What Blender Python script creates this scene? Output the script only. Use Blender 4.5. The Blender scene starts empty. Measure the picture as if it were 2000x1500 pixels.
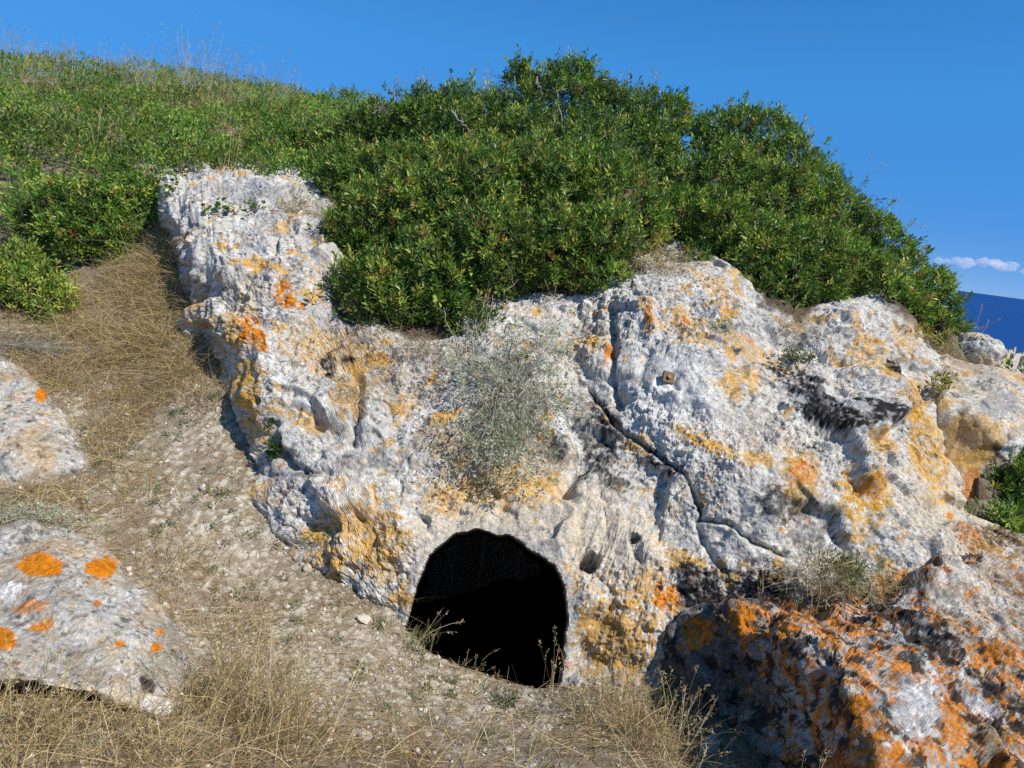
import bpy, bmesh, math
import numpy as np
from mathutils import Matrix, Vector

rng = np.random.default_rng(11)
scene = bpy.context.scene
COL = scene.collection

# ------------------------------------------------------------------ camera
PITCH, ROLL, FPX = math.radians(12.6), math.radians(7.6), 1333.0
CAM = np.array([0.0, 0.0, 1.6])
FWD = np.array([0, math.cos(PITCH), -math.sin(PITCH)])
_r0 = np.array([1.0, 0, 0]); _u0 = np.array([0, math.sin(PITCH), math.cos(PITCH)])
RIGHT = math.cos(ROLL) * _r0 + math.sin(ROLL) * _u0
UP = -math.sin(ROLL) * _r0 + math.cos(ROLL) * _u0
cd = bpy.data.cameras.new("camera"); cam = bpy.data.objects.new("camera", cd); COL.objects.link(cam)
cd.sensor_width = 36.0; cd.lens = 36.0 * FPX / 2000.0
cd.clip_start = 0.05; cd.clip_end = 200000.0
M = Matrix(((RIGHT[0], UP[0], -FWD[0], CAM[0]), (RIGHT[1], UP[1], -FWD[1], CAM[1]),
            (RIGHT[2], UP[2], -FWD[2], CAM[2]), (0, 0, 0, 1)))
cam.matrix_world = M
scene.camera = cam

# ------------------------------------------------------------------ sky, sun, exposure
SUN_EL, SUN_AZ = math.radians(50.0), math.radians(122.0)     # azimuth from +Y towards +X
world = bpy.data.worlds.new("World"); scene.world = world; world.use_nodes = True
nt = world.node_tree
bg = nt.nodes["Background"]
sky = nt.nodes.new("ShaderNodeTexSky"); sky.sky_type = 'NISHITA'; sky.sun_disc = False
sky.sun_elevation = SUN_EL; sky.sun_rotation = SUN_AZ
sky.air_density = 0.3; sky.dust_density = 0.0; sky.ozone_density = 4.0; sky.altitude = 2500
hsv = nt.nodes.new("ShaderNodeHueSaturation"); hsv.inputs['Saturation'].default_value = 1.62
skg = nt.nodes.new("ShaderNodeGamma"); skg.inputs['Gamma'].default_value = 0.57
nt.links.new(sky.outputs[0], skg.inputs['Color']); nt.links.new(skg.outputs[0], hsv.inputs['Color']); 
tcw = nt.nodes.new("ShaderNodeTexCoord"); sxyz = nt.nodes.new("ShaderNodeSeparateXYZ"); nt.links.new(tcw.outputs['Generated'], sxyz.inputs[0])
elv = nt.nodes.new("ShaderNodeMapRange"); elv.inputs[1].default_value = 0.0; elv.inputs[2].default_value = 0.22; nt.links.new(sxyz.outputs['Z'], elv.inputs[0])
hz = nt.nodes.new("ShaderNodeMix"); hz.data_type = 'RGBA'; hz.inputs[6].default_value = (0.42, 0.44, 0.52, 1); hz.inputs[7].default_value = (1, 1, 1, 1); nt.links.new(elv.outputs[0], hz.inputs[0])
hm = nt.nodes.new("ShaderNodeVectorMath"); hm.operation = 'MULTIPLY'; nt.links.new(hsv.outputs[0], hm.inputs[0]); nt.links.new(hz.outputs[2], hm.inputs[1])   # a clear blue sea horizon all round
nt.links.new(hm.outputs[0], bg.inputs[0])
bg.inputs[1].default_value = 0.425
sd = bpy.data.lights.new("sun", 'SUN'); sun = bpy.data.objects.new("sun", sd); COL.objects.link(sun)
sd.energy = 5.0; sd.angle = math.radians(0.5); sd.color = (1.0, 0.955, 0.88)
SUNV = Vector((math.sin(SUN_AZ) * math.cos(SUN_EL), math.cos(SUN_AZ) * math.cos(SUN_EL), math.sin(SUN_EL)))
sun.rotation_euler = (-SUNV).to_track_quat('-Z', 'Y').to_euler()
scene.view_settings.view_transform = 'Standard'; scene.view_settings.look = 'None'
scene.view_settings.exposure = 0.2; scene.view_settings.gamma = 1.0
scene.cycles.use_denoising = False      # the grain of stone and straw stays crisp
scene.cycles.max_bounces = 8; scene.cycles.volume_bounces = 3
scene.cycles.transparent_max_bounces = 8

# ------------------------------------------------------------------ helpers
def U(px, py, d):
    px, py, d = (np.asarray(a, float) for a in (px, py, d))
    return CAM + d[..., None] * (FWD + ((px - 1000) / FPX)[..., None] * RIGHT + ((750 - py) / FPX)[..., None] * UP)

def norm(v):
    return v / np.maximum(np.linalg.norm(v, axis=-1, keepdims=True), 1e-9)

def sstep(a, b, x):
    t = np.clip((x - a) / (b - a), 0, 1)
    return t * t * (3 - 2 * t)

def _h(ix, iy, iz, s):
    h = (ix.astype(np.uint32) * np.uint32(374761393) + iy.astype(np.uint32) * np.uint32(668265263)
         + iz.astype(np.uint32) * np.uint32(2147483647) + np.uint32((s * 974711 + 12345) & 0xffffffff))
    h ^= h >> np.uint32(13); h *= np.uint32(1274126177); h ^= h >> np.uint32(16)
    h *= np.uint32(2246822519); h ^= h >> np.uint32(13)
    return h

def vnoise(P, seed=0):
    """gradient noise about -1..1 at points (n,3)"""
    P = np.asarray(P, float); i = np.floor(P).astype(np.int64); f = P - i
    u = f * f * f * (f * (f * 6 - 15) + 10); out = np.zeros(len(P))
    for dx in (0, 1):
        for dy in (0, 1):
            for dz in (0, 1):
                h = _h(i[:, 0] + dx, i[:, 1] + dy, i[:, 2] + dz, seed)
                gx = (h & np.uint32(1023)).astype(float) / 511.5 - 1
                gy = ((h >> np.uint32(10)) & np.uint32(1023)).astype(float) / 511.5 - 1
                gz_ = ((h >> np.uint32(20)) & np.uint32(1023)).astype(float) / 511.5 - 1
                g = gx * (f[:, 0] - dx) + gy * (f[:, 1] - dy) + gz_ * (f[:, 2] - dz)
                w = ((u[:, 0] if dx else 1 - u[:, 0]) * (u[:, 1] if dy else 1 - u[:, 1]) * (u[:, 2] if dz else 1 - u[:, 2]))
                out += g * w
    return out * 1.35

def fbm(P, octaves=4, seed=0, gain=0.5):
    a, s, out, tot = 1.0, 1.0, 0.0, 0.0
    for o in range(octaves):
        out = out + a * vnoise(P * s, seed + o * 17); tot += a; a *= gain; s *= 2.03
    return out / tot

def ridged(P, octaves=4, seed=0):
    a, s, out, tot = 1.0, 1.0, 0.0, 0.0
    for o in range(octaves):
        out = out + a * (1 - 2 * np.abs(vnoise(P * s, seed + o * 13))); tot += a; a *= 0.5; s *= 2.1
    return out / tot

def worley(P, seed=0):
    i = np.floor(P).astype(np.int64); f1 = np.full(len(P), 9.0); f2 = f1.copy(); cid = np.zeros(len(P))
    for dx in (-1, 0, 1):
        for dy in (-1, 0, 1):
            for dz in (-1, 0, 1):
                c = i + np.array([dx, dy, dz]); h = _h(c[:, 0], c[:, 1], c[:, 2], seed)
                o = np.stack([(h & np.uint32(1023)), ((h >> np.uint32(10)) & np.uint32(1023)), ((h >> np.uint32(20)) & np.uint32(1023))], 1) / 1023.0
                r = np.linalg.norm(c + o - P, axis=1)
                near = r < f1
                f2 = np.where(near, f1, np.minimum(f2, r)); cid = np.where(near, (h & np.uint32(4095)) / 4095.0, cid); f1 = np.where(near, r, f1)
    return f1, f2, cid

def facet(P, sc, seed, slope, sharp=11.0):
    """angular chips: every cell is a randomly tilted plane"""
    P = P * sc; i = np.floor(P).astype(np.int64); wt = np.full(len(P), 1e-9); best = np.zeros(len(P))
    for dx in (-1, 0, 1):
        for dy in (-1, 0, 1):
            for dz in (-1, 0, 1):
                c = i + np.array([dx, dy, dz]); h = _h(c[:, 0], c[:, 1], c[:, 2], seed); h2 = _h(c[:, 1], c[:, 2], c[:, 0], seed + 501)
                o = np.stack([(h & np.uint32(1023)), ((h >> np.uint32(10)) & np.uint32(1023)), ((h >> np.uint32(20)) & np.uint32(1023))], 1) / 1023.0
                g = np.stack([(h2 & np.uint32(1023)), ((h2 >> np.uint32(10)) & np.uint32(1023)), ((h2 >> np.uint32(20)) & np.uint32(1023))], 1) / 511.5 - 1
                v = P - (c + o); q = np.exp(-sharp * (v * v).sum(1)); best += q * ((v * g).sum(1) + 0.12 * g[:, 0]); wt += q
    return slope * best / wt / sc

class RBF:
    def __init__(s, X, v, smooth=1e-4):
        s.X = np.asarray(X, float); s.mu = s.X.mean(0); s.sc = s.X.std(0).max(); Xn = (s.X - s.mu) / s.sc
        n = len(Xn); r2 = ((Xn[:, None] - Xn[None]) ** 2).sum(-1); K = s.phi(r2) + smooth * np.eye(n)
        Pm = np.c_[np.ones(n), Xn]; A = np.block([[K, Pm], [Pm.T, np.zeros((3, 3))]])
        sol = np.linalg.solve(A, np.r_[v, np.zeros(3)]); s.w, s.a, s.Xn = sol[:n], sol[n:], Xn
    @staticmethod
    def phi(r2):
        return 0.5 * r2 * np.log(r2 + 1e-12)
    def __call__(s, Q):
        Q = (np.asarray(Q, float) - s.mu) / s.sc; out = s.a[0] + Q @ s.a[1:]
        for k in range(len(s.w)):
            out = out + s.w[k] * s.phi(((Q - s.Xn[k]) ** 2).sum(-1))
        return out

def seg_dist(Q, pts):
    best = np.full(len(Q), 1e9)
    for a, b in zip(pts[:-1], pts[1:]):
        a = np.asarray(a, float); b = np.asarray(b, float); ab = b - a
        t = np.clip(((Q - a) @ ab) / max(ab @ ab, 1e-9), 0, 1)
        best = np.minimum(best, np.linalg.norm(Q - a - t[:, None] * ab, axis=1))
    return best

def poly_sd(Q, poly):
    """signed distance, positive inside"""
    poly = [tuple(p) for p in poly]; d = seg_dist(Q, poly + [poly[0]]); ins = np.zeros(len(Q), bool)
    for (x0, y0), (x1, y1) in zip(poly, poly[1:] + poly[:1]):
        c = ((y0 > Q[:, 1]) != (y1 > Q[:, 1])) & (Q[:, 0] < (x1 - x0) * (Q[:, 1] - y0) / ((y1 - y0) if y1 != y0 else 1e-9) + x0)
        ins ^= c
    return np.where(ins, d, -d)

def mesh_np(name, V, Fc, mat, colors=None, smooth=True):
    me = bpy.data.meshes.new(name); V = np.asarray(V, np.float32); Fc = np.asarray(Fc, np.int32)
    m, k = Fc.shape
    me.vertices.add(len(V)); me.vertices.foreach_set('co', V.ravel())
    me.loops.add(m * k); me.loops.foreach_set('vertex_index', Fc.ravel())
    me.polygons.add(m); me.polygons.foreach_set('loop_start', np.arange(m, dtype=np.int32) * k)
    me.update(calc_edges=True)
    me.polygons.foreach_set('use_smooth', np.full(m, smooth, bool))
    if colors is not None:
        at = me.color_attributes.new('Col', 'FLOAT_COLOR', 'POINT')
        c = np.ones((len(V), 4), np.float32); c[:, :3] = colors
        at.data.foreach_set('color', c.ravel())
    me.materials.append(mat)
    return me

def obj(name, me, parent=None):
    o = bpy.data.objects.new(name, me); COL.objects.link(o)
    if parent is not None: o.parent = parent
    return o

def tag(o, label=None, cat=None, group=None, kind=None):
    if label: o['label'] = label
    if cat: o['category'] = cat
    if group: o['group'] = group
    if kind: o['kind'] = kind
    return o

def empty(name, loc=(0, 0, 0)):
    o = bpy.data.objects.new(name, None); o.empty_display_size = 0.1; COL.objects.link(o); o.location = tuple(float(c) for c in loc)
    return o

def child(name, V, Fc, mat, parent, colors=None, smooth=True):
    """mesh child; V given in world space, parent only translated"""
    V = np.asarray(V, float) - np.array(parent.location)
    return obj(name, mesh_np(name, V, Fc, mat, colors, smooth), parent)

# ------------------------------------------------------------------ materials
def mat_attr(name, rough=0.9, bump=(), speck=None, transl=0.0, spec=0.3, tint=None):
    m = bpy.data.materials.new(name); m.use_nodes = True; t = m.node_tree; b = t.nodes["Principled BSDF"]
    at = t.nodes.new("ShaderNodeAttribute"); at.attribute_name = 'Col'; col = at.outputs['Color']
    geo = t.nodes.new("ShaderNodeNewGeometry")
    if speck:
        for sc, lo, hi, det in speck:
            n = t.nodes.new("ShaderNodeTexNoise"); n.inputs['Scale'].default_value = sc; n.inputs['Detail'].default_value = det
            n.inputs['Roughness'].default_value = 0.7
            t.links.new(geo.outputs['Position'], n.inputs['Vector'])
            mr = t.nodes.new("ShaderNodeMapRange"); mr.inputs[1].default_value = 0.3; mr.inputs[2].default_value = 0.7
            mr.inputs[3].default_value = lo; mr.inputs[4].default_value = hi
            t.links.new(n.outputs[0], mr.inputs[0])
            mx = t.nodes.new("ShaderNodeVectorMath"); mx.operation = 'SCALE'
            t.links.new(col, mx.inputs[0]); t.links.new(mr.outputs[0], mx.inputs['Scale']); col = mx.outputs[0]
    t.links.new(col, b.inputs['Base Color'])
    b.inputs['Roughness'].default_value = rough; b.inputs['Specular IOR Level'].default_value = spec
    last = None
    for sc, strength, dist, kind in bump:
        if kind == 'noise':
            n = t.nodes.new("ShaderNodeTexNoise"); n.inputs['Detail'].default_value = 6; n.inputs['Roughness'].default_value = 0.65
        else:
            n = t.nodes.new("ShaderNodeTexVoronoi")
        n.inputs['Scale'].default_value = sc; t.links.new(geo.outputs['Position'], n.inputs['Vector'])
        bp = t.nodes.new("ShaderNodeBump"); bp.inputs['Strength'].default_value = strength; bp.inputs['Distance'].default_value = dist
        t.links.new(n.outputs[0], bp.inputs['Height'])
        if last: t.links.new(last, bp.inputs['Normal'])
        last = bp.outputs[0]
    if last: t.links.new(last, b.inputs['Normal'])
    if transl:
        tr = t.nodes.new("ShaderNodeBsdfTranslucent"); t.links.new(col, tr.inputs['Color'])
        ms = t.nodes.new("ShaderNodeMixShader"); ms.inputs[0].default_value = transl
        t.links.new(b.outputs[0], ms.inputs[1]); t.links.new(tr.outputs[0], ms.inputs[2])
        t.links.new(ms.outputs[0], t.nodes['Material Output'].inputs['Surface'])
    return m

M_ROCK = mat_attr('limestone', 0.95, bump=((70, 0.5, 0.010, 'noise'), (190, 0.5, 0.005, 'noise')), speck=((40, 0.66, 1.22, 6), (110, 0.55, 1.3, 6)), spec=.15)
M_SOIL = mat_attr('dry_soil', 0.95, bump=((90, 0.8, 0.01, 'noise'), (300, 0.6, 0.004, 'noise')), speck=((70, 0.7, 1.25, 5), (300, 0.65, 1.25, 3)))
M_STONE = mat_attr('pale_stone', 0.92, bump=((80, 0.6, 0.006, 'noise'),), speck=((120, 0.75, 1.2, 4),))
M_LEAF = mat_attr('mastic_leaf', 0.42, transl=0.33, spec=0.4)
M_SOFT = mat_attr('soft_leaf', 0.75, transl=0.4, spec=0.2)
M_STRAW = mat_attr('straw', 0.7, transl=0.3, spec=0.25)
M_BARK = mat_attr('grey_bark', 0.9, bump=((120, 0.7, 0.006, 'noise'),), speck=((80, 0.6, 1.2, 4),))
def mat_plain(name, rgb, rough=0.8, metal=0.0, noise=None):
    m = bpy.data.materials.new(name); m.use_nodes = True; t = m.node_tree; b = t.nodes["Principled BSDF"]
    b.inputs['Base Color'].default_value = (*rgb, 1); b.inputs['Roughness'].default_value = rough; b.inputs['Metallic'].default_value = metal
    if noise:
        sc, rgb2 = noise
        n = t.nodes.new("ShaderNodeTexNoise"); n.inputs['Scale'].default_value = sc; n.inputs['Detail'].default_value = 5
        g = t.nodes.new("ShaderNodeNewGeometry"); t.links.new(g.outputs['Position'], n.inputs['Vector'])
        mx = t.nodes.new("ShaderNodeMix"); mx.data_type = 'RGBA'
        mx.inputs[6].default_value = (*rgb, 1); mx.inputs[7].default_value = (*rgb2, 1)
        mr = t.nodes.new("ShaderNodeMapRange"); mr.inputs[1].default_value = 0.4; mr.inputs[2].default_value = 0.6
        t.links.new(n.outputs[0], mr.inputs[0]); t.links.new(mr.outputs[0], mx.inputs[0]); t.links.new(mx.outputs[2], b.inputs['Base Color'])
    return m
M_PLATE = mat_plain('weathered_plate', (0.11, 0.09, 0.06), 0.8, 0.0, (120, (0.17, 0.095, 0.035)))
M_BOLT = mat_plain('rusty_bolt', (0.12, 0.05, 0.02), 0.5, 0.6)

# ------------------------------------------------------------------ terrain height
GP = [(1000,1500,2.25),(1250,1500,2.25),(800,1500,2.2),(500,1500,2.1),(200,1500,1.95),(0,1500,1.85),(-200,1500,1.8),
      (1180,1400,2.72),(1050,1352,2.93),(940,1318,3.0),(840,1275,3.03),(793,1222,3.1),(650,1300,2.8),(700,1145,3.25),(600,1090,3.35),(530,1040,3.42),
      (400,1200,2.95),(200,1200,2.65),(0,1200,2.5),(200,1000,3.25),(0,1000,3.05),(-150,1000,3.0),(350,900,3.6),(480,920,3.62),(300,750,4.05),(420,760,3.98),(380,640,4.27),
      (250,600,4.55),(330,500,4.72),(100,680,4.2),(0,620,4.3),(-150,600,4.3),(0,470,5.1),(150,520,4.85),(300,420,5.2),
      (0,330,6.4),(300,350,6.2),(600,370,6.0),(0,230,8.8),(300,265,8.4),(600,285,7.8),(0,150,11.5),(300,200,11),(560,240,9.6),(700,265,8.6),
      (0,215,19),(300,270,18),(690,330,16),(-250,120,11.5),(-250,300,7),
      (900,360,6.8),(1100,370,6.6),(1100,420,11),(1400,420,6.4),(1650,520,6.0),(1900,700,5.4),(2000,735,5.6),(2150,760,6.0),(1700,660,10),(2050,1000,3.7),(2200,1100,3.4),
      (1700,1650,2.4),(2100,1500,2.5)]
_g = np.array([U(*p) for p in GP])
_g = np.r_[_g, np.array([[0, 0, 0.0], [-2, 0, 0.25], [2, 0.3, -0.4], [0, -3, 0], [3.2, 2.5, -0.5], [5, 5, -1.2], [7, 8, -3], [0, 14, -2], [4, 12, -3.5], [-4, -3, 0.4], [4, -3, -0.6], [3.4, 6, -0.1], [4.4, 8, -1.0], [9, 5, -3], [9, 12, -6], [2.5, 9, -0.6], [6, 16, -6], [2.2, 18, -4.5], [-6, 19, -1], [9, 0, -2.5], [9, 19, -8]])]
_rb = RBF(_g[:, :2], _g[:, 2], 1e-3)
LIP = [(793,1222,3.1),(815,1250,3.07),(840,1275,3.03),(870,1290,3.02),(900,1302,3.0),(940,1318,3.0),(980,1332,2.97),(1020,1345,2.95),(1050,1352,2.93),(1090,1352,2.93)]
PIT = [tuple(U(*p)[:2]) for p in [(440,700,4.45),(500,850,4.05),(560,1000,3.65),(640,1080,3.45),(740,1160,3.3)] + LIP + [(1130,1365,2.95),(1240,1400,2.95),(1330,1440,2.9),(1500,1500,2.75)]]
PIT += [(1.9, 2.75), (2.6, 3.6), (2.8, 5.1), (1.0, 5.35), (-0.6, 5.2), (-1.25, 4.95)]
def gz(XY, rough=True):
    XY = np.atleast_2d(XY); r = np.hypot(XY[:, 0] + 1, XY[:, 1] - 5)
    z = _rb(np.clip(XY, [-14, -6], [9, 19])); far = sstep(11, 20, r)
    z = z * (1 - far) + (-2.0 - 0.22 * np.maximum(r - 11, 0)) * far
    z = z - 90 * sstep(40, 62, r)
    z = z - 4.5 * sstep(0.0, 0.16, poly_sd(XY, PIT))
    if rough:
        P = np.c_[XY, np.zeros(len(XY))]
        z = z + 0.035 * fbm(P * 1.7, 3, 3) + 0.014 * fbm(P * 7, 3, 5) + 0.005 * ridged(P * 26, 2, 8)
    return z
def gnormal(XY, e=0.06):
    a = gz(XY + [e, 0], False) - gz(XY - [e, 0], False); b = gz(XY + [0, e], False) - gz(XY - [0, e], False)
    return norm(np.c_[-a / (2 * e), -b / (2 * e), np.ones(len(XY))])
def gpix(px, py):
    """ground point seen at pixels of the photograph"""
    px = np.atleast_1d(np.asarray(px, float)); py = np.atleast_1d(np.asarray(py, float)); n = len(px)
    ds = np.linspace(1.4, 14, 180); Q = U(np.repeat(px, 180), np.repeat(py, 180), np.tile(ds, n))
    dz = (Q[:, 2] - gz(Q[:, :2], False)).reshape(n, 180); hit = np.argmax(dz < 0, 1); hit = np.where((dz < 0).any(1), hit, 179)
    P = Q.reshape(n, 180, 3)[np.arange(n), hit].copy(); P[:, 2] = gz(P[:, :2])
    return P

def grade(lo, hi, a, b, fine, growth=1.12):
    mid = list(np.arange(lo, hi, fine)); L, R = [], []
    s, x = fine, lo
    while x > a: s *= growth; x -= s; L.append(x)
    s, x = fine, mid[-1]
    while x < b: s *= growth; x += s; R.append(x)
    return np.array(L[::-1] + mid + R)
gx = grade(-2.9, 1.5, -75, 75, 0.0145); gy = grade(1.6, 5.0, -70, 78, 0.0145)
XX, YY = np.meshgrid(gx, gy); XY = np.c_[XX.ravel(), YY.ravel()]; Zg = gz(XY)
def grid_faces(ny, nx):
    i = np.arange((ny - 1) * nx).reshape(ny - 1, nx)[:, :-1].ravel()
    return np.c_[i, i + 1, i + nx + 1, i + nx]
Pg = np.c_[XY, np.zeros(len(XY))]
pathd = seg_dist(XY, [tuple(gpix(*q)[0][:2]) for q in [(420, 850), (400, 960), (470, 1080), (620, 1220), (760, 1330), (900, 1420)]]); onp = np.exp(-(pathd / .38) ** 2)
n1 = fbm(Pg * 2.2, 4, 21); n2 = fbm(Pg * 9, 4, 22); w1, w2, wc = worley(Pg * 34, 4)
soil = np.array([0.265, 0.21, 0.145]); crumb = np.array([0.66, 0.60, 0.49]); litter = np.array([0.17, 0.115, 0.06])
cg = soil + (litter - soil) * sstep(-0.1, 0.45, n1 * 0.7 + n2 * 0.7 - .25 * onp + .08)[:, None]
cg = cg + (crumb * .92 - cg) * (sstep(-0.12, 0.22, -n1 * 0.7 + n2 * 0.8 - .12 + .5 * onp) * sstep(0.62, 0.36, w1) * (0.3 + 0.7 * wc))[:, None]
ground = obj('ground', mesh_np('ground', np.c_[XY, Zg + 0.013 * sstep(0.55, 0.15, w1) * wc], grid_faces(len(gy), len(gx)), M_SOIL, cg))
ground['kind'] = 'structure'

# ------------------------------------------------------------------ sea
def build_sea():
    R = 90000.0; k = 96; a = np.linspace(0, 2 * np.pi, k, endpoint=False)
    rr = [150.0, 600.0, 2500.0, 10000.0, R]
    V = [(0, 0, -100.0)] + [(r * math.cos(t), r * math.sin(t), -100.0) for r in rr for t in a]
    F = [(0, 1 + j, 1 + (j + 1) % k, 1 + (j + 1) % k) for j in range(k)]
    me = bpy.data.meshes.new('sea')
    F = [(0, 1 + j, 1 + (j + 1) % k) for j in range(k)]
    for q in range(len(rr) - 1):
        for j in range(k):
            F.append((1 + q * k + j, 1 + (q + 1) * k + j, 1 + (q + 1) * k + (j + 1) % k, 1 + q * k + (j + 1) % k))
    me.from_pydata(V, [], F)
    m = bpy.data.materials.new('sea_water'); m.use_nodes = True; t = m.node_tree; b = t.nodes["Principled BSDF"]
    b.inputs['Base Color'].default_value = (0.008, 0.05, 0.185, 1); b.inputs['Roughness'].default_value = 0.55
    b.inputs['IOR'].default_value = 1.33; b.inputs['Specular IOR Level'].default_value = 0.12
    n = t.nodes.new("ShaderNodeTexNoise"); n.inputs['Scale'].default_value = 0.06; n.inputs['Detail'].default_value = 8
    g = t.nodes.new("ShaderNodeNewGeometry"); t.links.new(g.outputs['Position'], n.inputs['Vector'])
    bp = t.nodes.new("ShaderNodeBump"); bp.inputs['Strength'].default_value = 0.5; bp.inputs['Distance'].default_value = 3.0
    t.links.new(n.outputs[0], bp.inputs['Height']); t.links.new(bp.outputs[0], b.inputs['Normal'])
    me.materials.append(m); o = obj('sea', me); o['kind'] = 'structure'
build_sea()

# ------------------------------------------------------------------ clouds over the horizon
def build_clouds():
    m = bpy.data.materials.new('cloud_vapour'); m.use_nodes = True; t = m.node_tree
    t.nodes.remove(t.nodes["Principled BSDF"]); v = t.nodes.new("ShaderNodeVolumePrincipled")
    v.inputs['Color'].default_value = (1, 1, 1, 1); v.inputs['Density'].default_value = 0.008; v.inputs['Anisotropy'].default_value = 0.1
    t.links.new(v.outputs[0], t.nodes['Material Output'].inputs['Volume'])
    r2 = np.random.default_rng(5); D = 9000.0
    specs = [((1837, 511), 30, 10, 'faint small white cloud just above the shrub edge, leftmost over the sea'),
             ((1880, 513), 36, 16, 'bright round white cloud second from the shrub over the sea horizon'),
             ((1925, 514), 26, 14, 'small white cloud third from the shrub over the sea horizon'),
             ((1958, 521), 44, 17, 'largest and lowest puffy white cloud at right over the sea horizon'),
             ((2004, 532), 20, 10, 'sliver of white cloud cut by the right edge of the picture')]
    for (px, py), w, h, lab in specs:
        c = U(px, py, D); bm = bmesh.new()
        for k in range(11):
            o = np.array([r2.normal(0, .33) * w, 0, 0]); hh = (1 - min(1, abs(o[0]) / w)) * h
            rad = r2.uniform(.35, .7) * h * (0.5 + 0.5 * (1 - min(1, abs(o[0]) / w)))
            y = r2.uniform(-.35, .6) * hh
            p = (o[0] / FPX * D, r2.normal(0, .5) * h / FPX * D, y / FPX * D); s = rad / FPX * D
            bmesh.ops.create_icosphere(bm, subdivisions=3, radius=1, matrix=Matrix.Translation(p) @ Matrix.Diagonal((s * 1.35, s, s * .8, 1)))
        me = bpy.data.meshes.new('cloud'); bm.to_mesh(me); bm.free()
        V = np.empty(len(me.vertices) * 3); me.vertices.foreach_get('co', V); V = V.reshape(-1, 3)
        V += (norm(V) * (fbm(V / 60 + c / 100, 4, 9) * 38)[:, None]); me.vertices.foreach_set('co', V.ravel())
        me.materials.append(m); o = obj('cloud', me); o.location = tuple(c)
        tag(o, lab, 'cloud', 'small clouds over the sea horizon')
build_clouds()

# ------------------------------------------------------------------ rocks
LICHEN = dict(orange=np.array([0.56, 0.185, 0.008]), gold=np.array([0.58, 0.315, 0.045]), black=np.array([0.022, 0.019, 0.018]),
              white=np.array([0.70, 0.685, 0.645]), grey=np.array([0.30, 0.298, 0.295]), cream=np.array([0.58, 0.495, 0.37]), ochre=np.array([0.36, 0.22, 0.07]))

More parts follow.
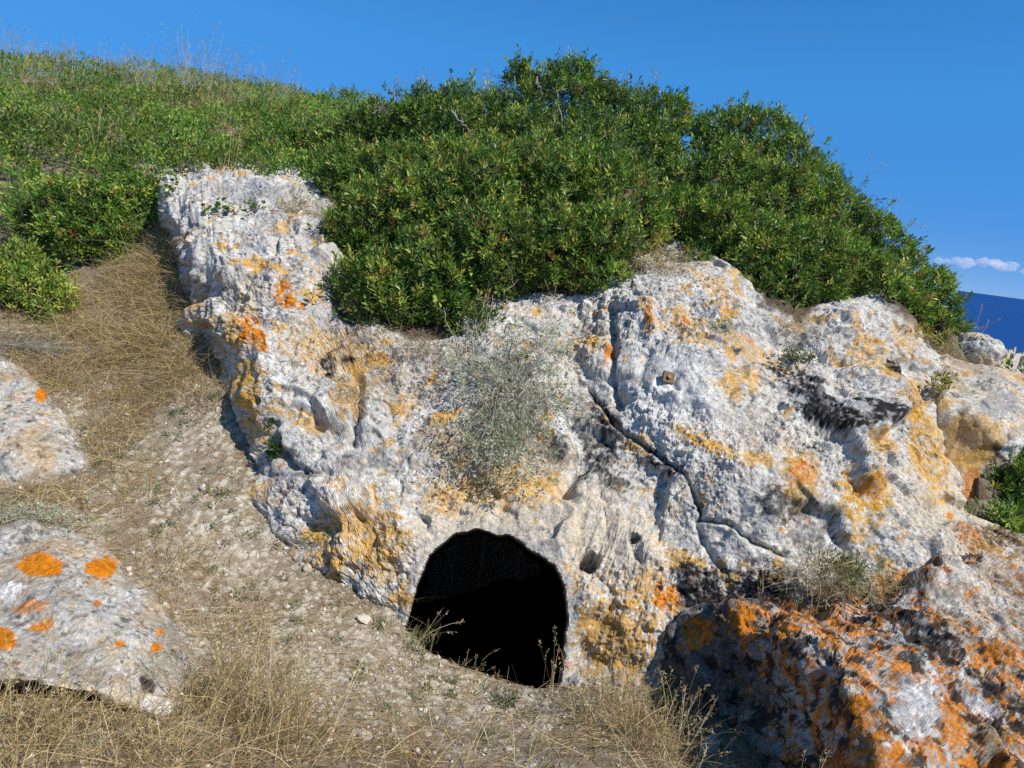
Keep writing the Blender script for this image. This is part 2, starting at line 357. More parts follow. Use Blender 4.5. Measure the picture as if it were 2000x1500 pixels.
def relief(name, outline, box, step, ctrl, back=0.012, shape=None, paint=None, amp=1.0, smooth=1e-4, top_round=10.0, flute=None, seed=0, trim=55, wob=7.0, damp=None, hidden=None, rows=1.2):
    x0, y0, x1, y1 = box; xs = np.arange(x0, x1 + 0.1, step); ys = np.linspace(y1, y0, int((y1 - y0) / step * rows))
    c = np.array(ctrl, float); rb = RBF(c[:, :2], c[:, 2], smooth)
    # spread the rows and then the columns evenly over the stone itself, so that faces seen edge-on are as finely built as the others
    def even(A, B, first):
        xa = np.linspace(A[0], A[1], 150); ya = np.linspace(B[0], B[1], 360); Xa, Ya = np.meshgrid(xa, ya); q = np.c_[Xa.ravel(), Ya.ravel()] if first else np.c_[Ya.ravel(), Xa.ravel()]
        dd = rb(q) + back * np.maximum(-poly_sd(q, outline), 0); p = U(q[:, 0], q[:, 1], dd).reshape(360, 150, 3); px_ = abs(ya[1] - ya[0]); unit = px_ * np.median(dd) / FPX
        dl = np.clip(np.linalg.norm(np.diff(p, axis=0), axis=2), .95 * unit, 3.6 * unit); hid = poly_sd(q, outline) < -12
        if hidden is not None: hid |= poly_sd(q, hidden) > 18
        dl = np.where(hid.reshape(360, 150)[1:], .45 * unit, dl); k = np.hanning(17); k /= k.sum()
        dl = np.stack([np.convolve(np.pad(r, 8, 'edge'), k, 'valid') for r in dl]); S = np.r_[np.zeros((1, 150)), np.cumsum(dl, 0)]; return xa, ya, S / S[-1]
    xa, ya, S = even((x0, x1), (y1, y0), True); t = np.linspace(0, 1, len(ys))
    Yc = np.stack([np.interp(t, S[:, j], ya) for j in range(150)], 1)                      # rows of each coarse column
    X = np.tile(xs, (len(ys), 1)); jj = np.interp(xs, xa, np.arange(150)); j0 = np.clip(jj.astype(int), 0, 148); fr = jj - j0
    Y = Yc[:, j0] * (1 - fr) + Yc[:, j0 + 1] * fr; Q = np.c_[X.ravel(), Y.ravel()]; d = rb(Q)
    # wobble the outline so that it breaks up like stone
    Pn = np.c_[Q / 40.0, np.full(len(Q), seed * 3.7)]
    sd = poly_sd(Q, outline) + wob * fbm(Pn, 4, seed + 40)
    out = np.maximum(-sd, 0); d = d + back * out + 0.00012 * np.maximum(top_round - sd, 0) ** 2 * (sd < top_round)
    P0 = U(Q[:, 0], Q[:, 1], d).reshape(len(ys), len(xs), 3)
    du = np.gradient(P0, axis=1); dv = np.gradient(P0, axis=0); N = norm(np.cross(du, dv)).reshape(-1, 3)
    P = P0.reshape(-1, 3)
    w = P + 0.05 * np.c_[fbm(P * 5, 2, seed + 1), fbm(P * 5, 2, seed + 2), fbm(P * 5, 2, seed + 3)]
    rough = sstep(-0.25, 0.25, fbm(P * 1.9, 3, seed + 4))
    disp = 0.028 * fbm(w * 2.3, 3, seed + 5) + 0.008 * ridged(w * 5.0, 5, seed + 6)
    disp += facet(w, 3.2, seed + 7, 0.26, 15) + facet(w, 9.0, seed + 12, 0.24, 14) + (0.3 + 0.7 * rough) * facet(P, 24.0, seed + 13, 0.34) + (.15 + .85 * rough) * facet(P, 60.0, seed + 14, 0.42)
    f1, f2, cid = worley(w * 4.2, seed + 7)
    disp -= 0.012 * np.exp(-(f2 - f1) / 0.03) * sstep(0.1, .35, fbm(P * 3, 2, seed + 8))
    g1, g2, gc = worley(w * 27.0, seed + 9)
    disp -= 0.015 * sstep(0.40, 0.1, g1) * rough * (gc > .66)
    disp += (0.005 + 0.012 * rough) * fbm(P * 22, 5, seed + 11, .68) + (0.002 + 0.003 * rough) * vnoise(P * 95, seed + 15)
    if flute is not None:
        disp += flute(Q, P)
    rd = 0
    if shape is not None:
        a, rd = shape(Q, P); disp = disp + a
    if damp is not None: disp = disp * damp(Q)
    V = P + N * (amp * disp)[:, None]
    if np.ndim(rd):
        ray = norm(P - CAM); V = V + ray * rd[:, None]
    colr = paint(Q, P, disp)
    Fq = grid_faces(len(ys), len(xs)); Fq = Fq[(sd[Fq] > -trim).all(1)]
    used = np.unique(Fq); remap = np.zeros(len(V), int); remap[used] = np.arange(len(used))
    colr = colr * (1 + .16 * vnoise(P * 70, seed + 21) + .16 * vnoise(P * 150, seed + 22))[:, None]
    me = mesh_np(name, V[used], remap[Fq], M_ROCK, colr[used], False)
    return me, (lambda px, py: rb(np.c_[np.atleast_1d(px).astype(float), np.atleast_1d(py).astype(float)]))

def blob(Q, c, r, rot=0.0, seed=0, rag=0.75, scale=22.0, soft=0.16):
    a = math.radians(rot); D = Q - np.array(c, float); u = (D[:, 0] * math.cos(a) + D[:, 1] * math.sin(a)) / r[0]; v = (-D[:, 0] * math.sin(a) + D[:, 1] * math.cos(a)) / r[1]
    e = 1 - np.hypot(u, v); near = e > -1.3; m = np.zeros(len(Q))
    if near.any():
        q = Q[near]; m[near] = sstep(-soft * 0.4, soft, e[near] + rag * fbm(np.c_[q / scale, np.full(len(q), seed + 0.37)], 4, seed, .62))
    return m

def mixc(col, tgt, m, a=1.0):
    return col + (tgt - col) * (np.clip(m, 0, 1) * a)[:, None]

def stone_base(P, seed, warm=0.3, dark=0.3):
    a = fbm(P * 3.2, 4, seed); b = fbm(P * 11, 4, seed + 3, .6); c = fbm(P * 34, 3, seed + 6, .6); e = fbm(P * 1.6, 3, seed + 20)
    col = np.tile(np.array([0.535, 0.51, 0.46]), (len(P), 1))
    col = mixc(col, LICHEN['grey'], sstep(0.0, 0.5, a * .7 + b * .5 + c * .3), 0.75)
    col = mixc(col, LICHEN['cream'], sstep(0.25 - warm, 0.75 - warm, e + b * .6), 0.85)
    col = mixc(col, LICHEN['white'], sstep(0.12, 0.3, b * .7 - a * .4 + c * .4), 0.9)
    # crusty small lichens
    f1, f2, cid = worley(P * 42 + 0.6 * np.c_[c, b, a], seed + 11)
    col = mixc(col, np.array([0.07, 0.068, 0.065]), (cid < dark * 0.42) * sstep(0.55, 0.35, f1 + 0.25 * b), 0.75)
    col = mixc(col, LICHEN['white'], (cid > 0.8) * sstep(0.5, 0.3, f1), 0.8)
    # dark pinholes and hairline cracks full of dirt
    k = sstep(0.22, 0.36, fbm(P * 38, 3, seed + 13, .7) + .35 * fbm(P * 5, 2, seed + 15)); col = mixc(col, np.array([0.10, 0.085, 0.065]), k, 0.7)
    r = sstep(0.80, 0.93, ridged(P * 9 + .5 * np.c_[a, b, c], 3, seed + 16)); col = mixc(col, np.array([0.12, 0.10, 0.08]), r, 0.6)
    k = sstep(0.1, 0.4, fbm(P * 24, 3, seed + 14, .7)); col = mixc(col, np.array([0.56, 0.38, 0.18]), k, 0.45)
    return col

# main outcrop with the cave ------------------------------------------------
CAVE = [(790,1224),(800,1190),(812,1150),(830,1105),(838,1085),(865,1062),(892,1042),(920,1037),(935,1032),(955,1037),(970,1044),(990,1042),(1003,1046),(1020,1060),
        (1040,1076),(1065,1090),(1085,1105),(1095,1125),(1102,1140),(1105,1160),(1110,1190),(1111,1215),(1106,1235),(1102,1265),(1100,1300),(1095,1340),(1085,1420),(1000,1440),(880,1390),(800,1310),(783,1255)]
OUT = [(325,420),(335,375),(400,350),(470,358),(520,362),(575,348),(620,340),(700,330),(1000,320),(1400,330),(1600,420),(1690,520),(1770,620),(1815,690),(1830,760),(1836,900),(1890,1000),
       (1960,1020),(2080,1060),(2100,1250),(2080,1600),(1150,1600),(1000,1500),(850,1400),(760,1270),(690,1170),(600,1100),(530,1045),(505,1000),(490,930),(460,880),(432,800),(395,720),(370,650),(360,590),(352,545),(366,520),(343,470)]
OC = [(335,395,4.62),(400,352,4.95),(480,362,5.0),(575,352,5.1),(350,440,4.5),(480,420,4.55),(600,430,4.45),(560,385,4.75),(400,430,4.4),(380,560,4.3),(430,500,4.15),(520,480,4.22),(640,470,4.3),
      (380,640,4.3),(420,760,4.1),(450,640,3.95),(500,600,3.95),(600,600,3.98),(690,620,4.05),(440,860,3.95),(480,780,3.68),(600,760,3.66),(740,720,3.8),(700,850,3.5),(560,900,3.48),(500,960,3.55),
      (540,1030,3.4),(640,1080,3.28),(700,1000,3.28),(800,900,3.42),(850,800,3.6),(950,750,3.72),(1000,850,3.5),(900,1000,3.28),(760,1130,3.16),(800,1200,3.1),(760,1260,3.12),
      (860,1300,3.1),(1000,1380,3.0),(950,1010,3.24),(1050,1060,3.14),(1130,1150,3.02),(1120,1280,2.96),(1150,1380,2.93),(1250,1440,2.95),
      (980,620,4.1),(1080,620,4.12),(1120,700,3.9),(1170,640,3.98),(1220,590,4.02),(1280,520,4.25),(1400,530,4.3),(1330,600,3.9),(1260,680,3.72),(1300,800,3.42),(1200,850,3.48),(1200,980,3.28),(1300,950,3.24),
      (1450,620,3.92),(1450,740,3.58),(1550,690,3.85),(1640,610,4.15),(1720,620,4.2),(1800,690,4.15),(1600,680,3.8),(1700,700,3.82),(1560,760,3.6),(1700,780,3.5),(1800,800,3.68),(1600,860,3.3),(1450,900,3.22),(1750,900,3.32),(1828,900,3.5),
      (1650,1000,3.08),(1800,1000,3.16),(1870,1010,3.3),(1500,1050,3.04),(1350,1060,3.08),(1300,1200,2.98),(1400,1150,3.02),(1560,1130,3.02),(1700,1120,2.95),(1850,1080,2.98),(1960,1120,2.95),(2050,1200,2.85),(1600,1300,2.95),(1900,1300,2.8),(1400,1400,3.05),(2000,1500,2.7),(1300,1580,3.2),
      (700,500,4.6),(850,520,4.75),(1000,500,4.85),(1150,480,4.8),(720,400,5.3),(1000,400,5.7),(1250,420,5.4),(1400,440,5.1),(1550,540,4.75),(1680,540,4.9),(620,350,5.4)]
CRACKS = [([(1150,755),(1200,830),(1250,865),(1290,895),(1335,925),(1362,980),(1368,1012),(1430,1025),(1470,1060),(1530,1085)], 4.5, 0.045),
          ([(1195,600),(1200,680),(1195,745),(1210,800)], 7, 0.06), ([(408,640),(418,700),(425,760),(450,820),(480,880),(490,920)], 8, 0.10),
          ([(700,735),(700,790),(688,850)], 9, 0.07), ([(375,520),(360,560),(355,640)], 9, 0.06), ([(540,460),(535,500)], 5, 0.05), ([(1415,1120),(1380,1070),(1360,1020)], 7, 0.03),
          ([(395,640),(400,720),(420,790)], 5, 0.05), ([(560,905),(600,925),(640,920)], 8, 0.03), ([(530,830),(535,880),(560,905)], 10, 0.05),
          ([(1420,620),(1500,700),(1560,745)], 12, 0.02), ([(1640,700),(1560,690),(1530,660)], 14, 0.05)]
HOLES = [((1152,1097), (20,20), 0, 0.10, 0.35), ((585,785), (55,15), 32, 0.07, 0.6), ((622,820), (16,16), 0, 0.07, .7), ((503,783), (7,9), 0, 0.06, .5), ((1465,1005), (38,30), -30, 0.05, .8), ((1237,1058), (13,9), 10, 0.05, .6),
         ((1285,1150), (10,8), 0, .04, .6), ((1645,1050), (14,12), 0, .06, .6), ((1330,760), (40,16), 60, 0.03, .9), ((1180,1200), (30,45), 10, .03, 1), ((1455,790), (9,9), 0, .03, .6), ((1600,870), (30,8), 10, .03, .7),
         ((1740,720), (22,32), 0, .05, .7), ((1715,640), (30,14), 40, .03, .8), ((1820,1000), (18,9), -50, .03, .8), ((1395,640), (25,12), 40, .03, .8), ((1255,650), (16,40), 20, 0.03, 1), ((1090,700), (30,22), 0, .04, 1), ((1185,770), (55,26), 10, .06, 1),
         ((945,1028), (14,10), -20, .05, .7), ((470,560), (18,50), 0, .03, 1), ((560,440), (20,14), 0, .05, .8), ((545,1000), (0.1,0.1), 0, 0, 1), ((1000,800), (60,50), 0, .05, 1), ((1150,870), (60,60), 0, .02, 1), ((1400,1170), (30,35), 0, .03, 1)]
def main_shape(Q, P):
    a = np.zeros(len(Q))
    wob = 5 * np.c_[vnoise(np.c_[Q / 18, np.zeros(len(Q))], 71), vnoise(np.c_[Q / 18, np.zeros(len(Q))], 72)]
    for pts, w, dep in CRACKS:
        a -= dep * np.exp(-(seg_dist(Q + wob, pts) / w) ** 2)
    for c, r, rot, dep, s in HOLES:
        if dep: 
            t = math.radians(rot); D = Q + 0.5 * wob - np.array(c, float); u = (D[:, 0] * math.cos(t) + D[:, 1] * math.sin(t)) / r[0]; v = (-D[:, 0] * math.sin(t) + D[:, 1] * math.cos(t)) / r[1]
            a -= (dep if c == (1152, 1097) else .6 * dep) * sstep(1.0 + s * .3, 1.0 - s * .6, np.hypot(u, v))
    # upper slab stands proud over the long crack; a sharp brow runs along the black lichen
    sd = poly_sd(Q, [(1205,760),(1260,860),(1340,915),(1375,1005),(1500,1060),(1620,1060),(1760,900),(1760,700),(1500,720),(1300,640)])
    a += 0.02 * sstep(-4, 26, sd + wob[:, 0])
    # the cave: the wall runs back into a deep dark chamber
    cs = poly_sd(Q + 0.6 * wob, CAVE); rd = np.where(cs > 0, 2.7 * (1 - np.exp(-cs / 4.0)), 0)
    a = np.where(cs > 0, a * 0.3, a) - 0.012 * sstep(-10, 2, cs)
    return a, rd
def main_flute(Q, P):
    k1 = sstep(560, 400, Q[:, 0]) * sstep(950, 820, Q[:, 1])
    v = ridged(np.c_[Q[:, 0] / 20, Q[:, 1] / 110, np.zeros(len(Q))], 3, 61)
    k2 = sstep(1080, 1130, Q[:, 0]) * sstep(1330, 1250, Q[:, 0]) * sstep(960, 1050, Q[:, 1])
    v2 = ridged(np.c_[(Q[:, 0] + .35 * Q[:, 1]) / 30, (Q[:, 1]) / 110, np.zeros(len(Q))], 3, 62)
    return 0.03 * k1 * v + 0.018 * k2 * v2
O, G, K, W_, OC_, GR, CR = 'orange', 'gold', 'black', 'white', 'ochre', 'grey', 'cream'
PAINT = [  # lichen and other colour patches: kind, centre, radii, rotation, strength
    (CR,(1000,980),(240,80),0,.7),(CR,(1190,1060),(120,110),0,.8),(CR,(1850,1000),(110,120),40,.8),(CR,(640,680),(90,60),0,.7),(CR,(1500,880),(120,60),20,.5),(CR,(1960,1120),(90,60),30,.8),(CR,(850,1050),(110,60),-30,.6),
    (GR,(650,430),(60,30),30,.7),(GR,(1600,800),(80,30),20,.8),(GR,(1450,680),(70,30),40,.5),(GR,(480,380),(110,25),0,.7),(GR,(690,600),(50,60),0,.5),(W_,(690,1000),(120,60),0,.5),(W_,(1300,780),(110,110),0,.55),
    (G,(690,1040),(110,70),-20,.8),(G,(740,1090),(50,50),0,.6),(G,(500,520),(40,14),10,.9),(G,(480,745),(34,50),0,.95),(G,(470,640),(30,50),0,.6),(G,(500,830),(26,50),0,.8),(G,(590,815),(60,18),20,.75),(G,(680,780),(30,40),0,.7),(G,(650,690),(100,50),20,.55),
    (G,(500,960),(40,30),0,.6),(G,(960,950),(90,40),0,.7),(G,(860,980),(40,30),0,.6),(G,(1380,870),(75,17),28,.9),(G,(1470,900),(30,18),20,.8),(G,(1560,930),(45,55),0,.7),(G,(1690,975),(55,62),0,.95),(G,(1810,870),(34,110),-12,.85),(G,(1770,780),(30,50),0,.6),
    (G,(1440,750),(40,25),0,.7),(G,(1350,640),(30,60),-40,.7),(G,(1400,570),(20,60),-35,.7),(G,(1480,700),(100,26),28,.6),(G,(1700,690),(34,66),-30,.75),(G,(1770,660),(40,40),0,.5),(G,(1200,1240),(75,85),0,.85),(OC_,(1190,1270),(70,80),0,.6),(G,(1270,1160),(45,50),0,.7),(OC_,(1000,900),(120,60),0,.5),
    (OC_,(880,870),(70,50),0,.55),(OC_,(790,760),(70,40),0,.4),(OC_,(420,700),(16,90),0,.8),(G,(390,600),(10,60),0,.5),(OC_,(1560,980),(40,40),0,.6),(G,(1700,860),(20,14),0,.7),(G,(1060,960),(60,30),0,.5),(G,(1250,870),(24,26),0,.7),
    (O,(556,575),(20,30),-20,1),(O,(578,596),(22,9),20,1),(O,(490,642),(22,26),20,1),(O,(510,668),(12,22),0,1),(O,(575,430),(0.1,0.1),0,1),(O,(1190,690),(8,16),0,.9),(O,(1270,630),(9,26),0,.9),(O,(1340,625),(12,10),0,.8),(O,(1300,1165),(26,30),0,.9),(O,(1565,925),(30,26),0,.8),
    (O,(1700,955),(30,22),0,.6),(O,(1760,1050),(10,8),0,.9),(O,(1860,1005),(9,8),0,1),(O,(1460,660),(18,8),40,.6),(O,(1600,800),(12,6),0,.5),(O,(1160,610),(9,6),0,.8),(O,(650,605),(8,6),0,.8),(O,(700,632),(7,6),0,.8),(O,(860,810),(10,8),0,.7),
    (K,(640,710),(20,14),0,.95),(K,(680,705),(16,6),0,.95),(K,(645,735),(10,10),0,.95),(K,(668,745),(8,7),0,.9),(K,(560,795),(0.1,0.1),0,1),(K,(665,605),(20,5),10,.8),(K,(1500,726),(32,15),20,1),(K,(1545,760),(50,24),25,1),(K,(1600,790),(44,20),25,1),(K,(1600,822),(40,16),20,1),(K,(1650,832),(44,20),12,1),(K,(1715,822),(32,22),0,1),(K,(1690,800),(40,10),20,1),(K,(1600,760),(12,8),0,.9),
    (K,(1575,815),(30,12),20,.9),(K,(1740,725),(22,28),0,1),(K,(1590,875),(22,7),10,.9),(K,(1520,990),(46,40),0,.8),(K,(1590,1030),(50,50),0,.55),(K,(1430,690),(12,10),0,.9),(K,(1290,905),(54,18),35,1),(K,(1180,870),(44,84),10,.9),(K,(1150,800),(46,40),0,.7),(K,(1210,950),(26,16),0,.8),(K,(1080,880),(30,20),0,.6),
    (K,(1000,730),(40,30),0,.7),(K,(1270,1000),(0.1,0.1),0,1),(K,(1430,1150),(110,45),0,1),(K,(1480,1165),(40,26),0,1),(K,(1360,1150),(40,40),0,.9),(K,(1340,1110),(22,14),0,.8),(K,(1380,1160),(30,50),0,.7),(K,(720,905),(60,26),10,.5),(K,(830,880),(50,40),0,.25),(K,(600,925),(30,10),0,.6),(K,(1700,1180),(80,40),0,.6),(K,(1240,1060),(14,8),0,.8),(K,(1155,1097),(16,16),0,.6),
    (O,(1620,1180),(70,40),0,.7),(O,(1780,1150),(80,40),0,.7),(O,(1960,1120),(60,26),40,.8),(O,(1900,1060),(14,50),-50,.8),(OC_,(1960,1060),(70,40),0,.9),(K,(1960,1040),(60,24),0,.7)]
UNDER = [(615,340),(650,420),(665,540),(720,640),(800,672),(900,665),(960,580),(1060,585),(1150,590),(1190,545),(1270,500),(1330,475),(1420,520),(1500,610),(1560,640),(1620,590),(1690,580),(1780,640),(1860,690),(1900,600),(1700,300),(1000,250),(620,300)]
def main_paint(Q, P, disp):
    col = stone_base(P, 100, 0.12, 0.35)
    g = sstep(0.17, 0.27, fbm(P * 6, 4, 131, .6) + .45 * fbm(P * 26, 3, 132, .7)); col = mixc(col, LICHEN['gold'], g, .75)
    o = sstep(0.30, 0.42, fbm(P * 13, 4, 135, .6)); col = mixc(col, LICHEN['orange'], o, .5)
    k = sstep(0.30, 0.40, fbm(P * 15, 4, 138, .65)); col = mixc(col, LICHEN['black'], k, .7)
    grain = [0.12 + 0.88 * sstep(-.14, -.02, fbm(P * 30, 3, 700 + i, .75)) for i in range(2)]; tint = [1 + .45 * fbm(P * 16, 3, 760 + i) for i in range(2)]; speck = sstep(-.35, .05, fbm(P * 30, 3, 300))
    for i, (kind, c, r, rot, s) in enumerate(PAINT):
        if r[0] > 1:
            big = kind in (G, OC_, CR, GR, W_)
            m = blob(Q, c, r, rot, 200 + i, 1.5 if big else 0.9, 13 if big else 12, .5 if kind in (CR, GR, W_) else .16)
            if kind == K and max(r) > 45: m *= speck
            if kind == K: m = m * (.35 + .65 * grain[(i + 1) % 2])
            if kind in (G, O, OC_):
                m = m * grain[i % 2]
                t = LICHEN[kind] * tint[i % 2][:, None]
            else: t = LICHEN[kind]
            col = mixc(col, t, m, s)
    # leaf mould lies on the rock under the bushes
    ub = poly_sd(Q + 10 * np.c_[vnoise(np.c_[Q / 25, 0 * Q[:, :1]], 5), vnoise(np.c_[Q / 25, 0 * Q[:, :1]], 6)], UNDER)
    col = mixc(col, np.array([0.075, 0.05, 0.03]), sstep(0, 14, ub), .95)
    # chamber walls: near black, the cave's darkness put into the colour
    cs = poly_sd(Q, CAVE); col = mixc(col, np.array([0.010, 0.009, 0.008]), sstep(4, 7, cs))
    return col
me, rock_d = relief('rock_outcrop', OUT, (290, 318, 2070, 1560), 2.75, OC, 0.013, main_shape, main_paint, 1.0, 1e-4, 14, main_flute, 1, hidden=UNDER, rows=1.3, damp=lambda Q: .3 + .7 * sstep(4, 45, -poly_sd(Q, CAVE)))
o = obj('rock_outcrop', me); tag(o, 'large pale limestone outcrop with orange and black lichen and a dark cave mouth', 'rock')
_rockV = np.empty(len(me.vertices) * 3); me.vertices.foreach_get('co', _rockV); _rockV = _rockV.reshape(-1, 3)

# boulder in the lower right, in front of the outcrop -----------------------
def fb_paint(Q, P, disp):
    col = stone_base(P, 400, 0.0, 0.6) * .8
    col = mixc(col, LICHEN['ochre'], sstep(-.1, .3, fbm(P * 7, 4, 410, .6)), .75)
    col = mixc(col, np.array([0.16, 0.155, 0.15]), sstep(-.05, .3, fbm(P * 8, 4, 411, .65)), .75)
    f1, f2, cid = worley(P * 26, 414); col = mixc(col, LICHEN['grey'], (cid > .62) * sstep(.55, .4, f1 + .2 * fbm(P * 60, 2, 3)), .8)
    sand = blob(Q, (1960, 1190), (190, 85), 28, 420, .8, 40, .5); col = mixc(col, np.array([0.50, 0.41, 0.31]), sand, .8)
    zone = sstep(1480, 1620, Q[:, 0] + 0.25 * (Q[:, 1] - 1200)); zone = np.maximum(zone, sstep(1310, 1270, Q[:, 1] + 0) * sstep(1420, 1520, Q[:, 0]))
    col = mixc(col, np.array([0.085, 0.07, 0.055]), (1 - zone) * sstep(-.4, .05, fbm(P * 7, 4, 431, .65)), .8)  # left face darkened: deep shade put into the colour, mottled like dark lichen
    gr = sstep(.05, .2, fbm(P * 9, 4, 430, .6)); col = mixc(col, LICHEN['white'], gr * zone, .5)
    m = sstep(.0, .05, fbm(P * 19, 5, 433, .74) + .05 * (blob(Q, (1560, 1260), (260, 120), 20, 3, .3, 60, .8)) - .16 * sand - .22 * (1 - zone)); col = mixc(col, LICHEN['orange'] * (1 + .5 * fbm(P * 22, 3, 434))[:, None], m * (.3 + .7 * sstep(-.25, .0, fbm(P * 40, 3, 437, .7))), .95)
    m = sstep(.03, .10, fbm(P * 14 + 7, 5, 436, .74)); col = mixc(col, LICHEN['black'], m * (1 - .7 * sand), .9)
    for i, (kind, c, r, rot, s) in enumerate([(O,(1355,1235),(34,34),0,.9),(O,(1450,1215),(30,40),0,.9),(O,(1590,1210),(90,26),10,.4),(K,(1500,1165),(120,20),8,.9),(K,(1790,1235),(60,34),30,.9),(K,(1830,1290),(40,34),40,.9),(W_,(1790,1385),(44,44),0,.9),(GR,(1790,1390),(50,50),0,.7),
                              (O,(1690,1420),(26,60),0,.8),(O,(1860,1420),(24,60),-20,.8),(K,(1740,1195),(50,24),10,.8),(O,(1950,1290),(50,24),0,.7),(O,(1700,1490),(70,30),0,.6)]):
        col = mixc(col, LICHEN[kind], blob(Q, c, r, rot, 450 + i, 1.4, 12, .18) * (.2 + .8 * sstep(-.2, .0, fbm(P * 30, 3, 470 + i, .7))), s)
    return col
FB_OUT = [(1262,1440),(1272,1330),(1290,1240),(1335,1188),(1400,1170),(1480,1165),(1560,1185),(1640,1200),(1720,1180),(1780,1120),(1850,1090),(1920,1085),(2100,1170),(2100,1640),(1240,1640)]
FB_C = [(1262,1440,2.92),(1275,1320,2.95),(1335,1195,2.88),(1400,1178,2.80),(1480,1172,2.76),(1560,1190,2.72),(1640,1210,2.72),(1720,1190,2.70),(1780,1140,2.78),(1850,1120,2.80),(1920,1100,2.88),(2080,1170,2.7),
        (1345,1215,2.86),(1450,1222,2.66),(1550,1245,2.46),(1625,1300,2.22),(1662,1360,2.08),(1640,1500,2.12),(1340,1340,2.86),(1340,1450,2.82),(1450,1300,2.66),(1450,1450,2.66),(1550,1340,2.44),(1560,1480,2.38),(1300,1530,2.86),
        (1640,1250,2.38),(1740,1240,2.48),(1740,1320,2.24),(1830,1210,2.58),(1800,1420,2.10),(1720,1420,2.04),(1850,1300,2.40),(1950,1200,2.68),(2000,1300,2.45),(1950,1400,2.22),(2050,1500,2.08),(1800,1520,1.98),(1700,1520,1.96),(1450,1590,2.62),(1300,1620,2.86),(1700,1610,1.92),(1600,1600,2.4)]
def fb_shape(Q, P):
    a = np.zeros(len(Q))
    for c, r, rot, dep in [((1790,1250), (40,20), 30, .02), ((1835,1300), (24,14), 50, .02), ((1940,1480), (26,18), 30, .05), ((1760,1500), (18,26), 0, .05), ((1480,1215), (40,20), 0, .03), ((1905,1240), (40,14), 40, .03)]:
        a -= dep * blob(Q, c, r, rot, 7, .4, 30, .5)
    return a, 0
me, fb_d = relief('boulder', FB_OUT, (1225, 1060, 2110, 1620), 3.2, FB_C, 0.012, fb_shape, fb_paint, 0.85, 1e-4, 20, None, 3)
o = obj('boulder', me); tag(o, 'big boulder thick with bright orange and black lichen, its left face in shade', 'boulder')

# block at the right behind the long fissure, small knob, two boulders on the left slope
def side_paint(seed, warm, orange, gold, extra=()):
    def f(Q, P, disp):
        col = stone_base(P, seed, warm, .3)
        col = mixc(col, LICHEN['gold'], sstep(.0, .25, fbm(P * 6, 4, seed + 31, .62)), gold)
        col = mixc(col, np.array([0.34, 0.27, 0.19]), sstep(.0, .35, fbm(P * 15, 4, seed + 37, .62)), .6 if orange < .5 else .3)
        col = mixc(col, LICHEN['orange'], sstep(.2, .3, fbm(P * 9, 4, seed + 32, .6)), orange)
        col = mixc(col, np.array([0.06, 0.055, 0.05]), sstep(.16, .3, fbm(P * 15, 4, seed + 33, .7)), .75)
        col = mixc(col, np.array([0.30, 0.24, 0.17]), sstep(-.05, .3, fbm(P * 4, 3, seed + 34, .6)), .55)
        col = col * (.86 if seed in (560, 600) else 1.0)
        tnt = (1 + .3 * fbm(P * 30, 3, seed + 90))[:, None]
        for i, (kind, c, r, rot, s) in enumerate(extra):
            col = mixc(col, LICHEN[kind] * tnt, blob(Q, c, r, rot, seed + 50 + i, .75, 13, .2), s)
        return col
    return f
me, rb_d = relief('boulder', [(1822,705),(1850,698),(1900,716),(1990,738),(2090,790),(2090,880),(2000,905),(1965,950),(1905,992),(1850,985),(1830,900),(1815,800)], (1780, 655, 2100, 1040), 3.4,
    [(1830,700,4.15),(1900,716,4.15),(1990,742,4.1),(2080,800,4.0),(1850,760,3.85),(1950,770,3.8),(2050,840,3.75),(1850,900,3.65),(1930,860,3.6),(1990,900,3.68),(1950,950,3.72),(1880,980,3.6),(1830,850,3.75)], 0.016, None,
    side_paint(500, .35, .35, .75, [(O,(1900,950),(24,40),0,.8),(G,(1900,860),(60,60),0,.6),(K,(1950,880),(10,24),-30,.8),(GR,(1950,790),(40,30),0,.7),(W_,(1980,880),(26,22),0,.7)]), .5, 1e-4, 22, None, 5, wob=3)
o = obj('boulder', me); tag(o, 'rounded ochre stained block beyond the vertical fissure at the right edge', 'boulder')
bm = bmesh.new(); bmesh.ops.create_icosphere(bm, subdivisions=6, radius=1); me = bpy.data.meshes.new('boulder'); bm.to_mesh(me); bm.free()
Vk = np.empty(len(me.vertices) * 3); me.vertices.foreach_get('co', Vk); Vk = Vk.reshape(-1, 3); ck = U(1903, 694, 4.5)
Pk = ck + Vk * [.155, .17, .145]; Pk = Pk + norm(Vk) * (.035 * fbm(Pk * 6, 3, 12) + facet(Pk, 9, 3, .25) + facet(Pk, 30, 4, .25) + .006 * fbm(Pk * 40, 3, 6))[:, None]
fk = np.empty(len(me.polygons) * 3, np.int32); me.polygons.foreach_get('vertices', fk)
dk = (Pk - CAM) @ FWD; Qk = np.c_[1000 + FPX * ((Pk - CAM) @ RIGHT) / dk, 750 - FPX * ((Pk - CAM) @ UP) / dk]
me = mesh_np('boulder', Pk, fk.reshape(-1, 3), M_ROCK, side_paint(540, .1, .3, .6)(Qk, Pk, None), False)
o = obj('boulder', me); tag(o, 'small rounded knob of rock below the bush against the sea', 'boulder')
